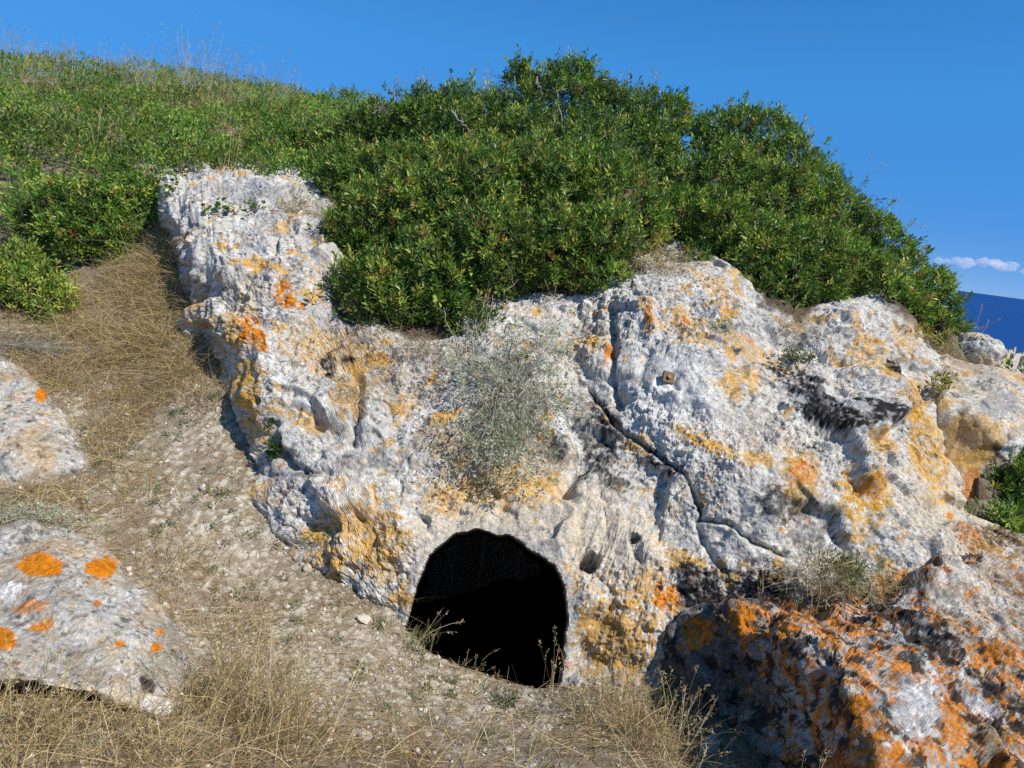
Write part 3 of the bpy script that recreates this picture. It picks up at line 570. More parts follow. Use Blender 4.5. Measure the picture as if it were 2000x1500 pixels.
me, lb_d = relief('boulder', [(-120,1050),(0,1036),(120,1040),(195,1062),(232,1112),(292,1162),(332,1222),(372,1292),(374,1318),(350,1370),(330,1402),(260,1390),(180,1360),(90,1345),(0,1335),(-120,1340)], (-140, 1000, 430, 1450), 3.0,
    [(-120,1050,2.86),(0,1040,2.88),(150,1050,2.88),(230,1115,2.76),(300,1175,2.68),(350,1260,2.58),(372,1305,2.48),(340,1390,2.28),(0,1120,2.58),(120,1120,2.58),(0,1230,2.28),(150,1230,2.34),(250,1260,2.36),(300,1330,2.32),(200,1340,2.16),(60,1320,2.08),(-100,1320,2.01),(-100,1150,2.46),(240,1380,2.14),(150,1355,2.10)], 0.012, None,
    side_paint(560, .2, .25, .35, [(O,(78,1108),(48,22),0,1),(O,(200,1103),(32,20),0,1),(O,(6,1250),(28,26),0,1),(O,(80,1220),(26,9),-10,.9),(O,(300,1270),(12,10),0,1),(O,(235,1258),(10,7),0,1),(O,(310,1238),(8,6),0,1),(O,(60,1185),(40,14),0,.7),(O,(190,1178),(10,8),0,.9),(W_,(20,1150),(30,14),0,.9),(K,(290,1340),(18,12),30,.9),(K,(280,1330),(10,8),30,.9),(CR,(230,1370),(120,26),12,.95),(W_,(300,1380),(30,16),10,.9)]), .55, 1e-4, 20, None, 8)
o = obj('boulder', me); tag(o, 'flat grey boulder with two vivid orange lichen discs, lower left among dry grass', 'boulder')
me, lu_d = relief('boulder', [(-140,690),(0,692),(42,722),(90,772),(125,832),(158,885),(166,915),(120,932),(45,962),(0,975),(-140,985)], (-160, 650, 220, 1020), 3.0,
    [(-130,690,3.93),(0,698,3.90),(45,726,3.83),(95,780,3.73),(130,840,3.60),(162,905,3.46),(110,930,3.36),(40,958,3.24),(-100,980,3.18),(0,800,3.54),(60,860,3.40),(-100,850,3.38),(100,890,3.38)], 0.012, None,
    side_paint(600, .3, .2, .4, [(O,(82,770),(12,14),0,1),(O,(18,735),(0.5,0.5),0,.9),(O,(62,738),(7,5),30,.7)]), .5, 1e-4, 18, None, 10)
o = obj('boulder', me); tag(o, 'beige boulder with one small orange spot, at the left edge beside the path', 'boulder')

def on_rock(px, py, off=0.0):
    """nearest point of the outcrop's surface along the sight line of a pixel of the photograph"""
    d = rock_d(px, py); P = U(np.atleast_1d(px), np.atleast_1d(py), d)
    dirs = norm(P - CAM); out = []
    for p, dr in zip(P, dirs):
        w = _rockV - CAM; t = w @ dr; perp = np.linalg.norm(w - t[:, None] * dr, axis=1)
        k = np.argsort(perp)[:4]; out.append(CAM + dr * (t[k].min() - off))
    return np.array(out)

# survey plate bolted to the rock ------------------------------------------
def build_plate():
    c = on_rock(1305, 738, 0.014)[0]; n = norm(np.array([0.12, -0.86, 0.5])); xa = norm(np.cross(np.array([0.16, 0, 1.0]), n)) ; ya = np.cross(n, xa)
    root = empty('metal_plate', c); R = Matrix(((xa[0], ya[0], n[0]), (xa[1], ya[1], n[1]), (xa[2], ya[2], n[2]))).to_4x4()
    bm = bmesh.new(); bmesh.ops.create_cube(bm, size=1, matrix=Matrix.Diagonal((.062, .062, .024, 1)))
    bmesh.ops.bevel(bm, geom=bm.edges[:], offset=.003, segments=1, affect='EDGES'); me = bpy.data.meshes.new('plate'); bm.to_mesh(me); bm.free(); me.materials.append(M_PLATE); me.transform(R)
    obj('plate', me, root)
    bm = bmesh.new(); bmesh.ops.create_cone(bm, cap_ends=True, segments=6, radius1=.013, radius2=.011, depth=.014, matrix=Matrix.Translation((0, 0, .017)))
    me = bpy.data.meshes.new('bolt'); bm.to_mesh(me); bm.free(); me.materials.append(M_BOLT); me.transform(R); obj('bolt', me, root)
    tag(root, 'small square rust stained plate with a bolt, fixed to the outcrop face', 'plate')
build_plate()

# ------------------------------------------------------------------ plants: makers
def frame(A):
    ref = np.where(np.abs(A[:, 2:3]) < .9, np.array([[0, 0, 1.0]]), np.array([[1.0, 0, 0]])); B = norm(np.cross(A, ref)); return B, np.cross(A, B)

def leaves(P, A, n, L, Wd, stem, cols, lo=25, hi=72, droop=0.0, jitter=.25, fold=.22):
    """n leaflets along a short shoot at every P with axis A -> rhombic folded leaves"""
    m = len(P); P = np.repeat(P, n, 0); A = np.repeat(norm(A), n, 0); B, C = frame(A); N = m * n
    t = np.tile((np.arange(n) + .5) / n, m) + rng.normal(0, .08, N); phi = np.tile(np.arange(n) * 2.4, m) + np.repeat(rng.uniform(0, 6.28, m), n) + rng.normal(0, .3, N)
    al = np.radians(hi + (lo - hi) * t + rng.normal(0, 10, N)); s = np.repeat(rng.uniform(1 - jitter, 1 + jitter, m), n) * rng.uniform(.8, 1.15, N)
    rad = B * np.cos(phi)[:, None] + C * np.sin(phi)[:, None]; D = A * np.cos(al)[:, None] + rad * np.sin(al)[:, None]; D[:, 2] -= droop; D = norm(D)
    b = P + A * (t * stem * s)[:, None] + rad * 0.004; Lh = (L * s)[:, None]; Wv = norm(np.cross(D, A) + 0.35 * rng.normal(0, 1, (N, 3))) * (Wd * s / 2)[:, None]
    nn = norm(np.cross(Wv, D)); up = nn * (fold * Wd * s)[:, None]; mid = b + D * Lh * .52
    V = np.stack([b, mid + Wv + up, b + D * Lh, mid - Wv + up], 1).reshape(-1, 3)
    i = np.arange(N) * 4; F = np.stack([np.c_[i, i + 1, i + 2], np.c_[i, i + 2, i + 3]], 1).reshape(-1, 3)
    c = np.repeat(np.repeat(cols, n, 0) * rng.uniform(.75, 1.25, (N, 1)), 4, 0)
    return V, F, c

def ribbons(P, D, L, Wd, bend, cols, K=4, tip=.25, curl=0.0):
    """thin bending blades"""
    n = len(P); D = norm(D); L = np.broadcast_to(L, n); side = norm(np.cross(D, rng.normal(0, 1, (n, 3)))); bendv = rng.normal(0, 1, (n, 3)) * curl + np.array([0, 0, -1.0])
    V = []
    for k in range(K):
        t = k / (K - 1); c = P + D * (L * t)[:, None] + bendv * (np.broadcast_to(bend, n) * L * t * t)[:, None]; w = side * (np.broadcast_to(Wd, n) * (1 - (1 - tip) * t) / 2)[:, None]
        V += [c - w, c + w]
    V = np.stack(V, 1).reshape(-1, 3); base = np.arange(n)[:, None] * (2 * K)
    F = np.concatenate([base + np.array([[2 * k, 2 * k + 1, 2 * k + 3, 2 * k + 2]]) for k in range(K - 1)], 0)
    return V, F, np.repeat(cols, 2 * K, 0)

def tube(pts, rad, sides=6, wob=0.0):
    pts = np.asarray(pts, float); n = len(pts); T = norm(np.gradient(pts, axis=0)); B, C = frame(T)
    a = np.linspace(0, 2 * np.pi, sides, endpoint=False); V = (pts[:, None] + (B[:, None] * np.cos(a)[None, :, None] + C[:, None] * np.sin(a)[None, :, None]) * (np.asarray(rad)[:, None, None] * (1 + wob * rng.normal(0, 1, (n, sides, 1))))).reshape(-1, 3)
    F = [(i * sides + j, i * sides + (j + 1) % sides, (i + 1) * sides + (j + 1) % sides, (i + 1) * sides + j) for i in range(n - 1) for j in range(sides)]
    return V, np.array(F)

def join(parts):
    V, F, C, k = [], [], [], 0
    for v, f, c in parts:
        V.append(v); F.append(f + k); C.append(c); k += len(v)
    return np.concatenate(V), np.concatenate(F), np.concatenate(C)

def crooked(a, b, n=7, w=.06):
    t = np.linspace(0, 1, n)[:, None]; p = a + (b - a) * t; p[1:-1] += rng.normal(0, w, (n - 2, 3)) * np.linalg.norm(b - a); return p

def palette(n, ws, cs):
    k = rng.choice(len(ws), n, p=np.array(ws) / sum(ws)); return np.array(cs)[k]
GREENS = [(0.070, 0.155, 0.022), (0.150, 0.275, 0.036), (0.260, 0.380, 0.054), (0.40, 0.44, 0.07), (0.36, 0.19, 0.05)]
BARK = np.array([0.27, 0.25, 0.225])

def branch(parent, a, b, r0, r1, n=8, w=.05, colour=BARK, twigs=0, name='branch'):
    parts = []; p = crooked(np.asarray(a, float), np.asarray(b, float), n, w); v, f = tube(p, np.linspace(r0, r1, n), 6, .08); parts.append((v, f, np.tile(colour, (len(v), 1))))
    for k in range(twigs):
        i = rng.integers(n // 3, n - 1); d = norm(p[-1] - p[0]) * .5 + rng.normal(0, .6, 3) + [0, 0, .3]; q = crooked(p[i], p[i] + norm(d) * np.linalg.norm(b - np.asarray(a)) * rng.uniform(.2, .45), 5, .08)
        v, f = tube(q, np.linspace(r0 * .4, r1 * .4, 5), 4); parts.append((v, f, np.tile(colour * rng.uniform(.8, 1.1), (len(v), 1))))
    V, F, C = join(parts); return child(name, V, F, M_BARK, parent, C)

def make_bush(name, label, cat, balls, dens, weights, group=None, L=.038, Wd=.0145, nleaf=10, nbranch=6, base=None, depth=.30, thin=()):
    """balls: (px, py, depth, radius px) of the photograph turned to world spheres that the shoots cover"""
    b = np.array(balls, float); C = U(b[:, 0], b[:, 1], b[:, 2]); R = .94 * b[:, 3] * b[:, 2] / FPX
    low = C[:, 2].min() - R.max() * .6; root = empty(name, (C[:, 0].mean(), C[:, 1].mean(), low) if base is None else base)
    PP, AA = [], []
    for i in range(len(C)):
        dn = 1.3 * dens * (thin[i] if len(thin) else 1); n = int(4 * np.pi * R[i] ** 2 * dn); nrm = norm(rng.normal(0, 1, (n, 3)))
        back = nrm @ norm(C[i] - CAM); keep = (back < .45) | (rng.random(n) < .35); nrm = nrm[keep & (nrm[:, 2] > -.75)]
        lump = .95 + .40 * fbm((C[i] + nrm * R[i]) * 4.5, 3, 77) + .20 * fbm((C[i] + nrm * R[i]) * 13, 2, 78)
        rr = R[i] * lump * (1 - depth * rng.random(len(nrm)) ** 1.6) + (rng.random(len(nrm)) < .10) * rng.uniform(.02, .11, len(nrm))
        p = C[i] + nrm * rr[:, None]; ok = np.ones(len(p), bool)
        for j in range(len(C)):
            if j != i: ok &= np.linalg.norm(p - C[j], axis=1) > R[j] * .80
        PP.append(p[ok]); AA.append(nrm[ok])
    P = np.concatenate(PP); nrm = np.concatenate(AA); A = norm(nrm * .75 + np.array([0.1, -.05, .75]) + rng.normal(0, .33, (len(P), 3)))
    tone = fbm(P * 3.5, 3, 88); cols = palette(len(P), weights, GREENS) * np.clip(1 + .75 * tone, .35, 1.7)[:, None] * np.array([1.04, .97, 1.0])
    n0 = int(len(P)); V, F, c = leaves(P, A, nleaf, L, Wd, .055, cols)
    # twiglets that carry the shoots
    tv, tf, tc = ribbons(P - A * .07, A, .13, .004, 0.0, np.tile(BARK * .45, (n0, 1)) + np.array([.03, .0, .0]), 2, .6)
    fo = child('foliage', V, F, M_LEAF, root, c, False); fo['kind'] = 'stuff'
    tw = child('twigs', tv, tf, M_BARK, root, tc, False); tw['kind'] = 'stuff'
    o0 = np.array(root.location)
    for k in range(nbranch):
        i = rng.integers(len(C)); e = C[i] + norm(rng.normal(0, 1, 3) + [0, -.4, .3]) * R[i] * .75
        branch(root, o0 + rng.normal(0, .12, 3) * [1, 1, .2], e, .022, .006, 8, .05, BARK, 3)
    tag(root, label, cat, group); return root

# ------------------------------------------------------------------ mastic bushes
bushA = make_bush('mastic_bush', 'dense dark green bush draped over the middle of the outcrop above the cave', 'bush',
    [(725,575,4.2,82),(790,590,4.18,70),(850,545,4.3,100),(960,505,4.35,108),(1070,500,4.4,95),(1165,490,4.42,88),(700,470,4.5,72),(760,440,4.6,95),(840,430,4.65,110),(950,400,4.75,110),(1080,395,4.75,110),(1200,400,4.7,95),
     (690,360,5.2,70),(780,350,5.15,72),(860,345,5.2,72),(950,345,5.2,74),(1050,345,5.15,74),(1150,350,5.1,72),(630,345,5.6,48),(650,300,6.2,52),(600,300,6.6,46),(700,290,6.0,60),(1245,440,4.62,60),(880,610,4.15,42),(930,630,4.05,34),(1180,545,4.25,50)], 620, (34,36,22,9,3))
bushB = make_bush('mastic_bush', 'tall gnarled bush with bare grey branches on the skyline above the cave', 'bush',
    [(745,265,5.9,58),(820,245,5.9,66),(890,240,6.0,68),(960,240,6.0,64),(1040,235,6.0,78),(1110,215,6.0,70),(1190,235,5.9,70),(1265,250,5.8,68),(1310,235,5.8,46),(1012,148,6.0,26),(1085,165,6.0,38),(1125,155,6.0,36),(1160,190,6.0,36),(1020,290,5.7,80),(1150,300,5.6,85),(1250,310,5.6,80),(900,290,5.7,80)],
    680, (42,34,16,7,1), nbranch=18, depth=.6, thin=(.8,1,1,1,.8,.8,.9,1,1,1.2,1,1,1,.8,.6,.7,.9))
bushC = make_bush('mastic_bush', 'broad glossy green bush sloping down to the sea on the right of the outcrop', 'bush',
    [(1405,275,5.5,51),(1450,262,5.5,45),(1490,280,5.4,59),(1540,330,5.3,57),(1585,385,5.2,63),(1340,360,5.25,49),(1420,360,5.2,76),(1510,410,5.0,86),(1620,440,5.0,66),(1680,470,4.95,57),(1720,500,4.9,53),(1760,545,4.85,49),(1810,565,4.8,39),(1840,605,4.75,29),(1860,640,4.7,21),
     (1320,440,4.85,71),(1400,450,4.75,76),(1480,500,4.6,81),(1590,520,4.65,91),(1690,565,4.65,71),(1760,600,4.65,53),(1820,640,4.6,33),(1530,575,4.45,63),(1600,575,4.45,43),(1480,565,4.42,39),(1850,672,4.6,20),(1360,505,4.6,36)], 640, (26,36,26,11,1))
bushD = make_bush('mastic_bush', 'dark green bush on the slope just left of the outcrop top', 'bush',
    [(120,430,5.0,62),(190,430,5.0,66),(250,420,5.05,58),(160,475,4.85,48),(230,470,4.9,44),(300,400,5.2,42),(80,440,5.0,40)], 620, (40,36,16,6,2), nbranch=3)
bushE = make_bush('mastic_bush', 'light yellowish green bush at the left edge above the upper boulder', 'bush',
    [(20,560,4.55,66),(75,575,4.5,52),(110,600,4.45,32),(-40,560,4.55,70),(40,520,4.7,42),(90,620,4.42,24)], 640, (10,26,36,26,2), nbranch=3)
bushF = make_bush('mastic_bush', 'green bush at the right edge below the ochre stained block', 'bush',
    [(1985,985,3.62,44),(2030,950,3.65,64),(1978,1030,3.55,34),(2025,1040,3.5,50),(1960,975,3.66,24),(1975,1045,3.42,30),(1945,1020,3.42,18),(2010,1075,3.4,36)], 900, (30,38,24,6,2), nbranch=3)
bushG = make_bush('mastic_bush', 'low far bush showing above the rocks at the right edge by the sea', 'bush',
    [(1985,735,6.8,26),(2030,740,6.8,34),(2085,750,6.8,40)], 500, (20,40,30,10,0), nbranch=2)

# bare snags and grey limbs of the gnarled bush
root = bushB
for pts, r in [(((757,225,5.7),(770,190,5.7),(776,150,5.72)), .018), (((728,222,5.65),(752,212,5.65)), .02), (((880,215,5.35),(900,235,5.35),(922,258,5.4)), .02), (((1048,150,5.75),(1062,200,5.75),(1075,250,5.8)), .022),
               (((985,178,5.7),(1000,210,5.75)), .018), (((1205,275,5.2),(1198,330,5.2)), .016), (((1050,350,4.98),(1110,325,5.1),(1130,318,5.1)), .01), (((1170,245,5.45),(1215,290,5.3)), .012), (((1100,260,5.5),(1085,170,5.7)), .012),
               (((1035,260,5.5),(1090,245,5.5)), .012), (((1240,300,5.2),(1180,285,5.3)), .008), (((1130,290,5.3),(1220,250,5.4)), .009), (((1380,425,4.72),(1455,390,4.75)), .006)]:
    P = np.array([U(*q) for q in pts]); t = np.linspace(0, 1, len(P)); tt = np.linspace(0, 1, 9); pp = np.stack([np.interp(tt, t, P[:, k]) for k in range(3)], 1); pp[1:-1] += rng.normal(0, .010, (7, 3))
    r *= .62; v, f = tube(pp, np.linspace(r, r * .45, 9), 7, .1); parts = [(v, f, np.tile(BARK * .95, (len(v), 1)))]
    for k in range(7):
        i = rng.integers(0, 9); q = crooked(pp[i], pp[i] + norm(rng.normal(0, 1, 3) + [0, -.3, .5]) * rng.uniform(.06, .16), 4, .1); v, f = tube(q, np.linspace(r * .35, r * .12, 4), 4); parts.append((v, f, np.tile(BARK * .85, (len(v), 1))))
    V, F, C = join(parts); child('branch', V, F, M_BARK, root, C)

# ------------------------------------------------------------------ low scrub carpet on the hillside
def build_scrub(name, label, poly, box, dens, below):
    poly = poly or [tuple(gpix(a, b)[0][:2]) for a, b in [(30, 420), (120, 500), (235, 500), (330, 430), (355, 370)]]
    if box[0] < -5: poly += [(-1.15, 5.35), (-0.3, 5.7), (1.5, 6.0), (1.5, 9.0), (-0.5, 12.5), (-4, 15), (-13, 15), (-13, 6), (-6.0, 5.6)]
    cx = rng.uniform(box[0], box[2], 5200); cy = rng.uniform(box[1], box[3], 5200); C = np.c_[cx, cy]; w = np.c_[C, gz(C, False)] - CAM
    row = 750 - FPX * (w @ UP + .38) / (w @ FWD)                  # low mounds only where the sea shows over them
    C = C[(row > below - 2000 * (below == 0)) & (poly_sd(C, poly) > .05) & ((w @ RIGHT) / (w @ FWD) > -1.0)]; keep = []
    for i in range(len(C)):                                   # spaced out like neighbouring shrubs
        if all((C[i, 0] - C[j, 0]) ** 2 + (C[i, 1] - C[j, 1]) ** 2 > .12 for j in keep): keep.append(i)
    C = C[keep]; R = rng.uniform(.20, .46, len(C)); C3 = np.c_[C, gz(C, False) - .06 + .2 * rng.random(len(C))]; PP, NN, TT = [], [], []
    for i in range(len(C)):
        dist = np.hypot(*C[i]); n = int(2 * np.pi * R[i] ** 2 * dens * min(1, (6.2 / dist) ** 1.3)); nr = norm(rng.normal(0, 1, (n, 3))); nr[:, 2] = np.abs(nr[:, 2]) * 1.1 - .1; nr = norm(nr)
        lump = 1 + .28 * fbm((C3[i] + nr * R[i]) * 5, 2, 77); p = C3[i] + nr * np.array([1, 1, .75]) * (R[i] * lump * (1 - .25 * rng.random(n) ** 1.5) + (rng.random(n) < .1) * rng.uniform(.02, .10, n))[:, None]
        ok = nr @ norm(C3[i] - CAM) < .5; near = np.nonzero(((C - C[i]) ** 2).sum(1) < .5)[0]
        for j in near:
            if j != i: ok &= np.linalg.norm(p - C3[j], axis=1) > R[j] * .72
        PP.append(p[ok]); NN.append(nr[ok]); TT.append(np.full(ok.sum(), rng.normal(0, .16)))
    P = np.concatenate(PP); nrm = np.concatenate(NN); tone = .45 * fbm(P * 2.5, 3, 145) + np.concatenate(TT); r = np.hypot(P[:, 0], P[:, 1])
    A = norm(nrm * .75 + np.array([.1, -.1, .7]) + rng.normal(0, .35, P.shape))
    cols = palette(len(P), (30, 36, 22, 9, 3), GREENS) * np.clip(.92 + tone, .4, 1.5)[:, None]
    V, F, c = leaves(P, A, 7, .044, .0165, .065, cols)
    o = obj(name, mesh_np(name, V, F, M_LEAF, c, False)); tag(o, label, 'scrub', kind='stuff')
    print('scrub shoots', len(P))
    return poly
build_scrub('mastic_scrub', 'low green scrub carpeting the hillside on the left', None, (-13, 4.6, 1.5, 14.5), 440, 0)
build_scrub('mastic_scrub', 'low green scrub on the seaward slope beyond the rocks at the right', [(2.75, 3.3), (3.2, 4.7), (3.3, 7), (4.5, 11), (11, 11), (11, 1.5), (3.4, 1.8)], (2.5, 1.5, 11, 11), 100, 720)

# ------------------------------------------------------------------ dry grass
STRAW = [(0.52, 0.40, 0.19), (0.42, 0.30, 0.13), (0.62, 0.52, 0.32), (0.30, 0.20, 0.09), (0.24, 0.24, 0.08)]
def straw_cols(n, ws=(30, 28, 20, 16, 6)):
    return palette(n, ws, STRAW) * rng.uniform(.8, 1.2, (n, 1))
def patch_points(patches, dens):
    out = []
    for px, py, rm, k in patches:
        c = gpix(px, py)[0]; n = int(dens * k * np.pi * rm * rm); a = rng.uniform(0, 6.283, n); q = c[:2] + (rm * np.sqrt(rng.random(n)) * (1 + .25 * np.sin(3 * a + px)))[:, None] * np.c_[np.cos(a), np.sin(a)]
        out.append(q)
    Q = np.concatenate(out); Q = Q[poly_sd(Q, PIT) < .02]; return np.c_[Q, gz(Q)]

# flat straw litter over the whole bare slope
def build_litter():
    n = 120000; Q = np.c_[rng.uniform(-3.4, 1.5, n), rng.uniform(1.3, 5.2, n)]; Q = Q[(poly_sd(Q, PIT) < .03)]
    d = fbm(np.c_[Q * 2.1, np.zeros(len(Q))], 3, 151); Q = Q[rng.random(len(Q)) < np.clip(.62 + 1.1 * d, .2, 1)]; m = len(Q)
    P = np.c_[Q, gz(Q) + rng.uniform(0, .02, m)]; a = rng.uniform(0, 6.283, m); D = np.c_[np.cos(a), np.sin(a), rng.normal(.05, .22, m)]; nrm = gnormal(Q); D -= nrm * (D * nrm).sum(1)[:, None] * .8
    V, F, c = ribbons(P, D, np.clip(rng.lognormal(-3.1, .55, m), .015, .17), rng.uniform(.0014, .003, m), .15, straw_cols(m, (26, 30, 16, 26, 4)) * .9, 3, .4, .5)
    o = obj('straw_litter', mesh_np('straw_litter', V, F, M_STRAW, c, False)); tag(o, 'broken dry straw scattered over the stony slope', 'straw', kind='stuff')
build_litter()
def build_grass():
    # dense matted dry grass left of the outcrop, and long grass in the foreground
    P = patch_points([(290, 520, .34, 1), (250, 620, .40, 1), (330, 640, .30, 1), (180, 700, .38, .8), (300, 740, .32, .7), (400, 760, .18, .8), (60, 650, .3, .5), (90, 1010, .22, .6), (200, 880, .2, .7), (240, 960, .2, .5), (20, 480, .4, .6), (-60, 420, .5, .6), (370, 700, .2, 1), (350, 580, .2, 1.2), (335, 500, .22, 1.2)], 7500)
    m = len(P); D = norm(rng.normal(0, 1, (m, 3)) * [1, 1, .6] + [0.1, -.1, .85]); a = ribbons(P, D, np.clip(rng.lognormal(-2.2, .45, m), .03, .30) * (.55 + .9 * sstep(-.3, .3, fbm(np.c_[P[:, :2] * 4, np.zeros(m)], 3, 66))), rng.uniform(.0018, .0036, m), rng.uniform(.1, .6, m), straw_cols(m, (36, 30, 16, 10, 8)), 4, .3, .6)
    P = patch_points([(450, 1250, .16, .9), (470, 1380, .22, 1), (420, 1460, .22, 1), (300, 1490, .2, .6), (150, 1490, .2, .6), (30, 1470, .25, .6), (230, 1425, .14, .5), (90, 1400, .16, .5), (560, 1480, .2, .8), (340, 1180, .10, .6), (1230, 1420, .16, .9), (1150, 1420, .12, .7), (1290, 1490, .18, .7), (1050, 1470, .2, .35), (700, 1450, .25, .35), (400, 1130, .12, .5), (740, 1200, .08, .8), (620, 1130, .12, .5), (-120, 1450, .4, .8), (850, 1480, .25, .3)], 2300)
    m = len(P); D = norm(rng.normal(0, 1, (m, 3)) * [.9, .9, .4] + [0.25, .1, .85]); b = ribbons(P, D, rng.uniform(.08, .34, m) , rng.uniform(.0015, .003, m), rng.uniform(.1, .5, m), straw_cols(m), 5, .25, .5)
    for nm, q, lab in (('dry_grass', a, 'matted golden dry grass on the slope beside the outcrop'), ('dry_grass', b, 'long pale dry grass in the foreground around the lower boulder')):
        o = obj(nm, mesh_np(nm, q[0], q[1], M_STRAW, q[2], False)); tag(o, lab, 'grass', kind='stuff')
build_grass()

def seed_heads(tips, D, size, n=9):
    m = len(tips); P = np.repeat(tips, n, 0) - np.repeat(D, n, 0) * (rng.random(m * n) * size * 3)[:, None]; A = norm(np.repeat(D, n, 0) + rng.normal(0, .45, (m * n, 3)))
    return leaves(P, A, 1, size, size * .3, .0, straw_cols(m * n, (30, 20, 40, 5, 5)), 10, 20)

def stalk_tuft(name, label, cat, base, n, h, spread, group=None, lean=(0, 0), head=.02, heads=True, width=.003, cols=None, bend=.18, ws=(30, 28, 20, 16, 6)):
    base = np.asarray(base, float); root = empty(name, base); P = base + np.c_[rng.normal(0, spread * .35, (n, 2)), np.zeros(n)]
    D = norm(np.c_[rng.normal(lean[0], .22, n), rng.normal(lean[1], .22, n), np.ones(n)]); L = h * rng.uniform(.55, 1.1, n); bn = rng.uniform(.3, 1.3, n) * bend
    c = straw_cols(n, ws) if cols is None else cols(n)
    V, F, C = ribbons(P, D, L, width, bn, c, 5, .5, .7); child('stalks', V, F, M_STRAW, root, C, False)['kind'] = 'stuff'
    if heads:
        tip = V.reshape(n, -1, 3)[:, -2:].mean(1); prev = V.reshape(n, -1, 3)[:, -4:-2].mean(1); v, f, cc = seed_heads(tip, norm(tip - prev), head); child('seed_heads', v, f, M_STRAW, root, cc, False)['kind'] = 'stuff'
    tag(root, label, cat, group); return root

# tall dry grasses along the ridge at the left
rx = np.r_[np.linspace(-10, 200, 13), np.linspace(215, 440, 24), np.linspace(450, 570, 5)] + rng.normal(0, 5, 42)
rp = gpix(rx, np.interp(rx, [-10, 140, 300, 440, 570], [150, 160, 195, 225, 240]) + rng.uniform(0, 45, 42))
for i, p in enumerate(rp):
    p = p + [0, 0, .12]; near = rx[i] > 215
    stalk_tuft('grass_tuft', 'tall dry feathery grass tuft standing along the left skyline', 'grass tuft', p, rng.integers(16, 30), rng.uniform(.55, 1.0) * (1.25 if 330 < rx[i] < 430 or rx[i] < 60 else .8), .3, 'tall dry grasses along the ridge', (.12, 0), .022, True, .0036, bend=.10, ws=(30, 20, 34, 12, 4))
# dry stems poking out of the hillside scrub and bushes
sx = np.r_[rng.uniform(20, 640, 26)]; sy = rng.uniform(0, 1, 26) * 160 + np.interp(sx, [0, 640], [190, 270]); sp = gpix(sx, sy)
for i, p in enumerate(sp):
    stalk_tuft('grass_tuft', 'short straw coloured grass tuft poking through the hillside scrub', 'grass tuft', p + [0, 0, .12], rng.integers(5, 14), rng.uniform(.3, .55), .18, 'straw tufts in the hillside scrub', (.1, 0), .016, True, .004, bend=.12)
for k, (px, py, d, h, n, lab) in enumerate([(1105, 128, 5.9, .17, 3, 'thin pale thistle stalk topping the gnarled bush'), (1212, 168, 5.8, .17, 4, 'feathery oat stalk above the gnarled bush, right of the thistle'), (815, 190, 5.8, .25, 7, 'wispy dry stalks above the skyline bush beside the bare snag'),
        (940, 185, 5.9, .28, 5, 'thin dry stalks between the bare snag and the bush top'), (1265, 165, 5.8, .16, 3, 'single fine dry stalk right of the oat stalk on the skyline'), (1660, 370, 5.0, .30, 2, 'fine dry stem rising from the slope of the right bush'), (1740, 425, 4.9, .2, 2, 'arching dry stem on the right bush against the blue sky'), (1770, 470, 4.85, .2, 2, 'lowest dry stem on the right bush against the sky'),
        (1908, 660, 4.3, .2, 4, 'pale oat stalks beside the small rock knob against the sea')]):
    stalk_tuft('grass_stalk', lab, 'grass stalk', U(px, py, d), n, h, .08, None, (.18, 0), .022 if d > 5 else .018, True, .0032, bend=.3 if k > 5 else .1, ws=(20, 20, 50, 5, 5))

# ------------------------------------------------------------------ tufts and small plants with places of their own
def weed(name, label, cat, base, n, spread, h, cols, L, Wd, nleaf=7, mat=M_SOFT, flat=.6, lo=20, hi=75, stems=True, axis=(0, -.2, .8), pts=None):
    base = np.asarray(base, float); root = empty(name, base)
    P = (base + rng.normal(0, 1, (n, 3)) * np.array([spread[0], spread[1], spread[2]])) if pts is None else pts; n = len(P)
    A = norm(rng.normal(0, flat, (n, 3)) + axis); c = np.asarray(cols)[rng.integers(0, len(cols), n)]
    V, F, C = leaves(P, A, nleaf, L, Wd, h, c, lo, hi); child('foliage', V, F, mat, root, C, False)['kind'] = 'stuff'
    if stems:
        tgt = P; b0 = base + rng.normal(0, .25, (n, 3)) * np.array(spread); v, f, cc = ribbons(b0, tgt - b0 + 1e-5, np.linalg.norm(tgt - b0, axis=1), .0018, -.08, np.tile(np.array([.46, .41, .33]), (n, 1)), 4, .7, .3)
        child('stems', v, f, M_STRAW, root, cc, False)['kind'] = 'stuff'
    tag(root, label, cat); return root
SILVER = [(0.46, 0.50, 0.34), (0.56, 0.59, 0.43), (0.36, 0.41, 0.24), (0.48, 0.44, 0.29)]
GRASSG = [(0.08, 0.14, 0.03), (0.12, 0.19, 0.04), (0.20, 0.22, 0.07), (0.06, 0.11, 0.025)]
# silvery trailing shrub above the cave, standing off the rock so that it throws its shadow
cl = []
for px, py, r, n in [(q[0], q[1], q[2] * 1.35, int(q[3] * .7)) for q in [(930, 690, 30, 70), (1010, 690, 34, 80), (1060, 690, 30, 90), (1080, 665, 22, 40), (960, 760, 40, 80), (1020, 790, 46, 190), (985, 840, 46, 190), (1050, 810, 34, 100), (950, 870, 40, 120), (1010, 890, 36, 110), (900, 740, 30, 40), (1090, 770, 26, 40)]]:
    q = np.c_[px + rng.normal(0, r * .8, n), py + rng.normal(0, r * .7, n)]; d = rock_d(q[:, 0], q[:, 1]) - .04 - np.abs(rng.normal(0, .11, n)); cl.append(U(q[:, 0], q[:, 1], d))
silver = weed('silvery_shrub', 'silvery grey trailing shrub hanging over the rock above the cave', 'shrub', on_rock(980, 760)[0], 0, (.1, .06, .1), .05, SILVER, .021, .0085, 8, pts=np.concatenate(cl), axis=(-.1, -.35, .5))
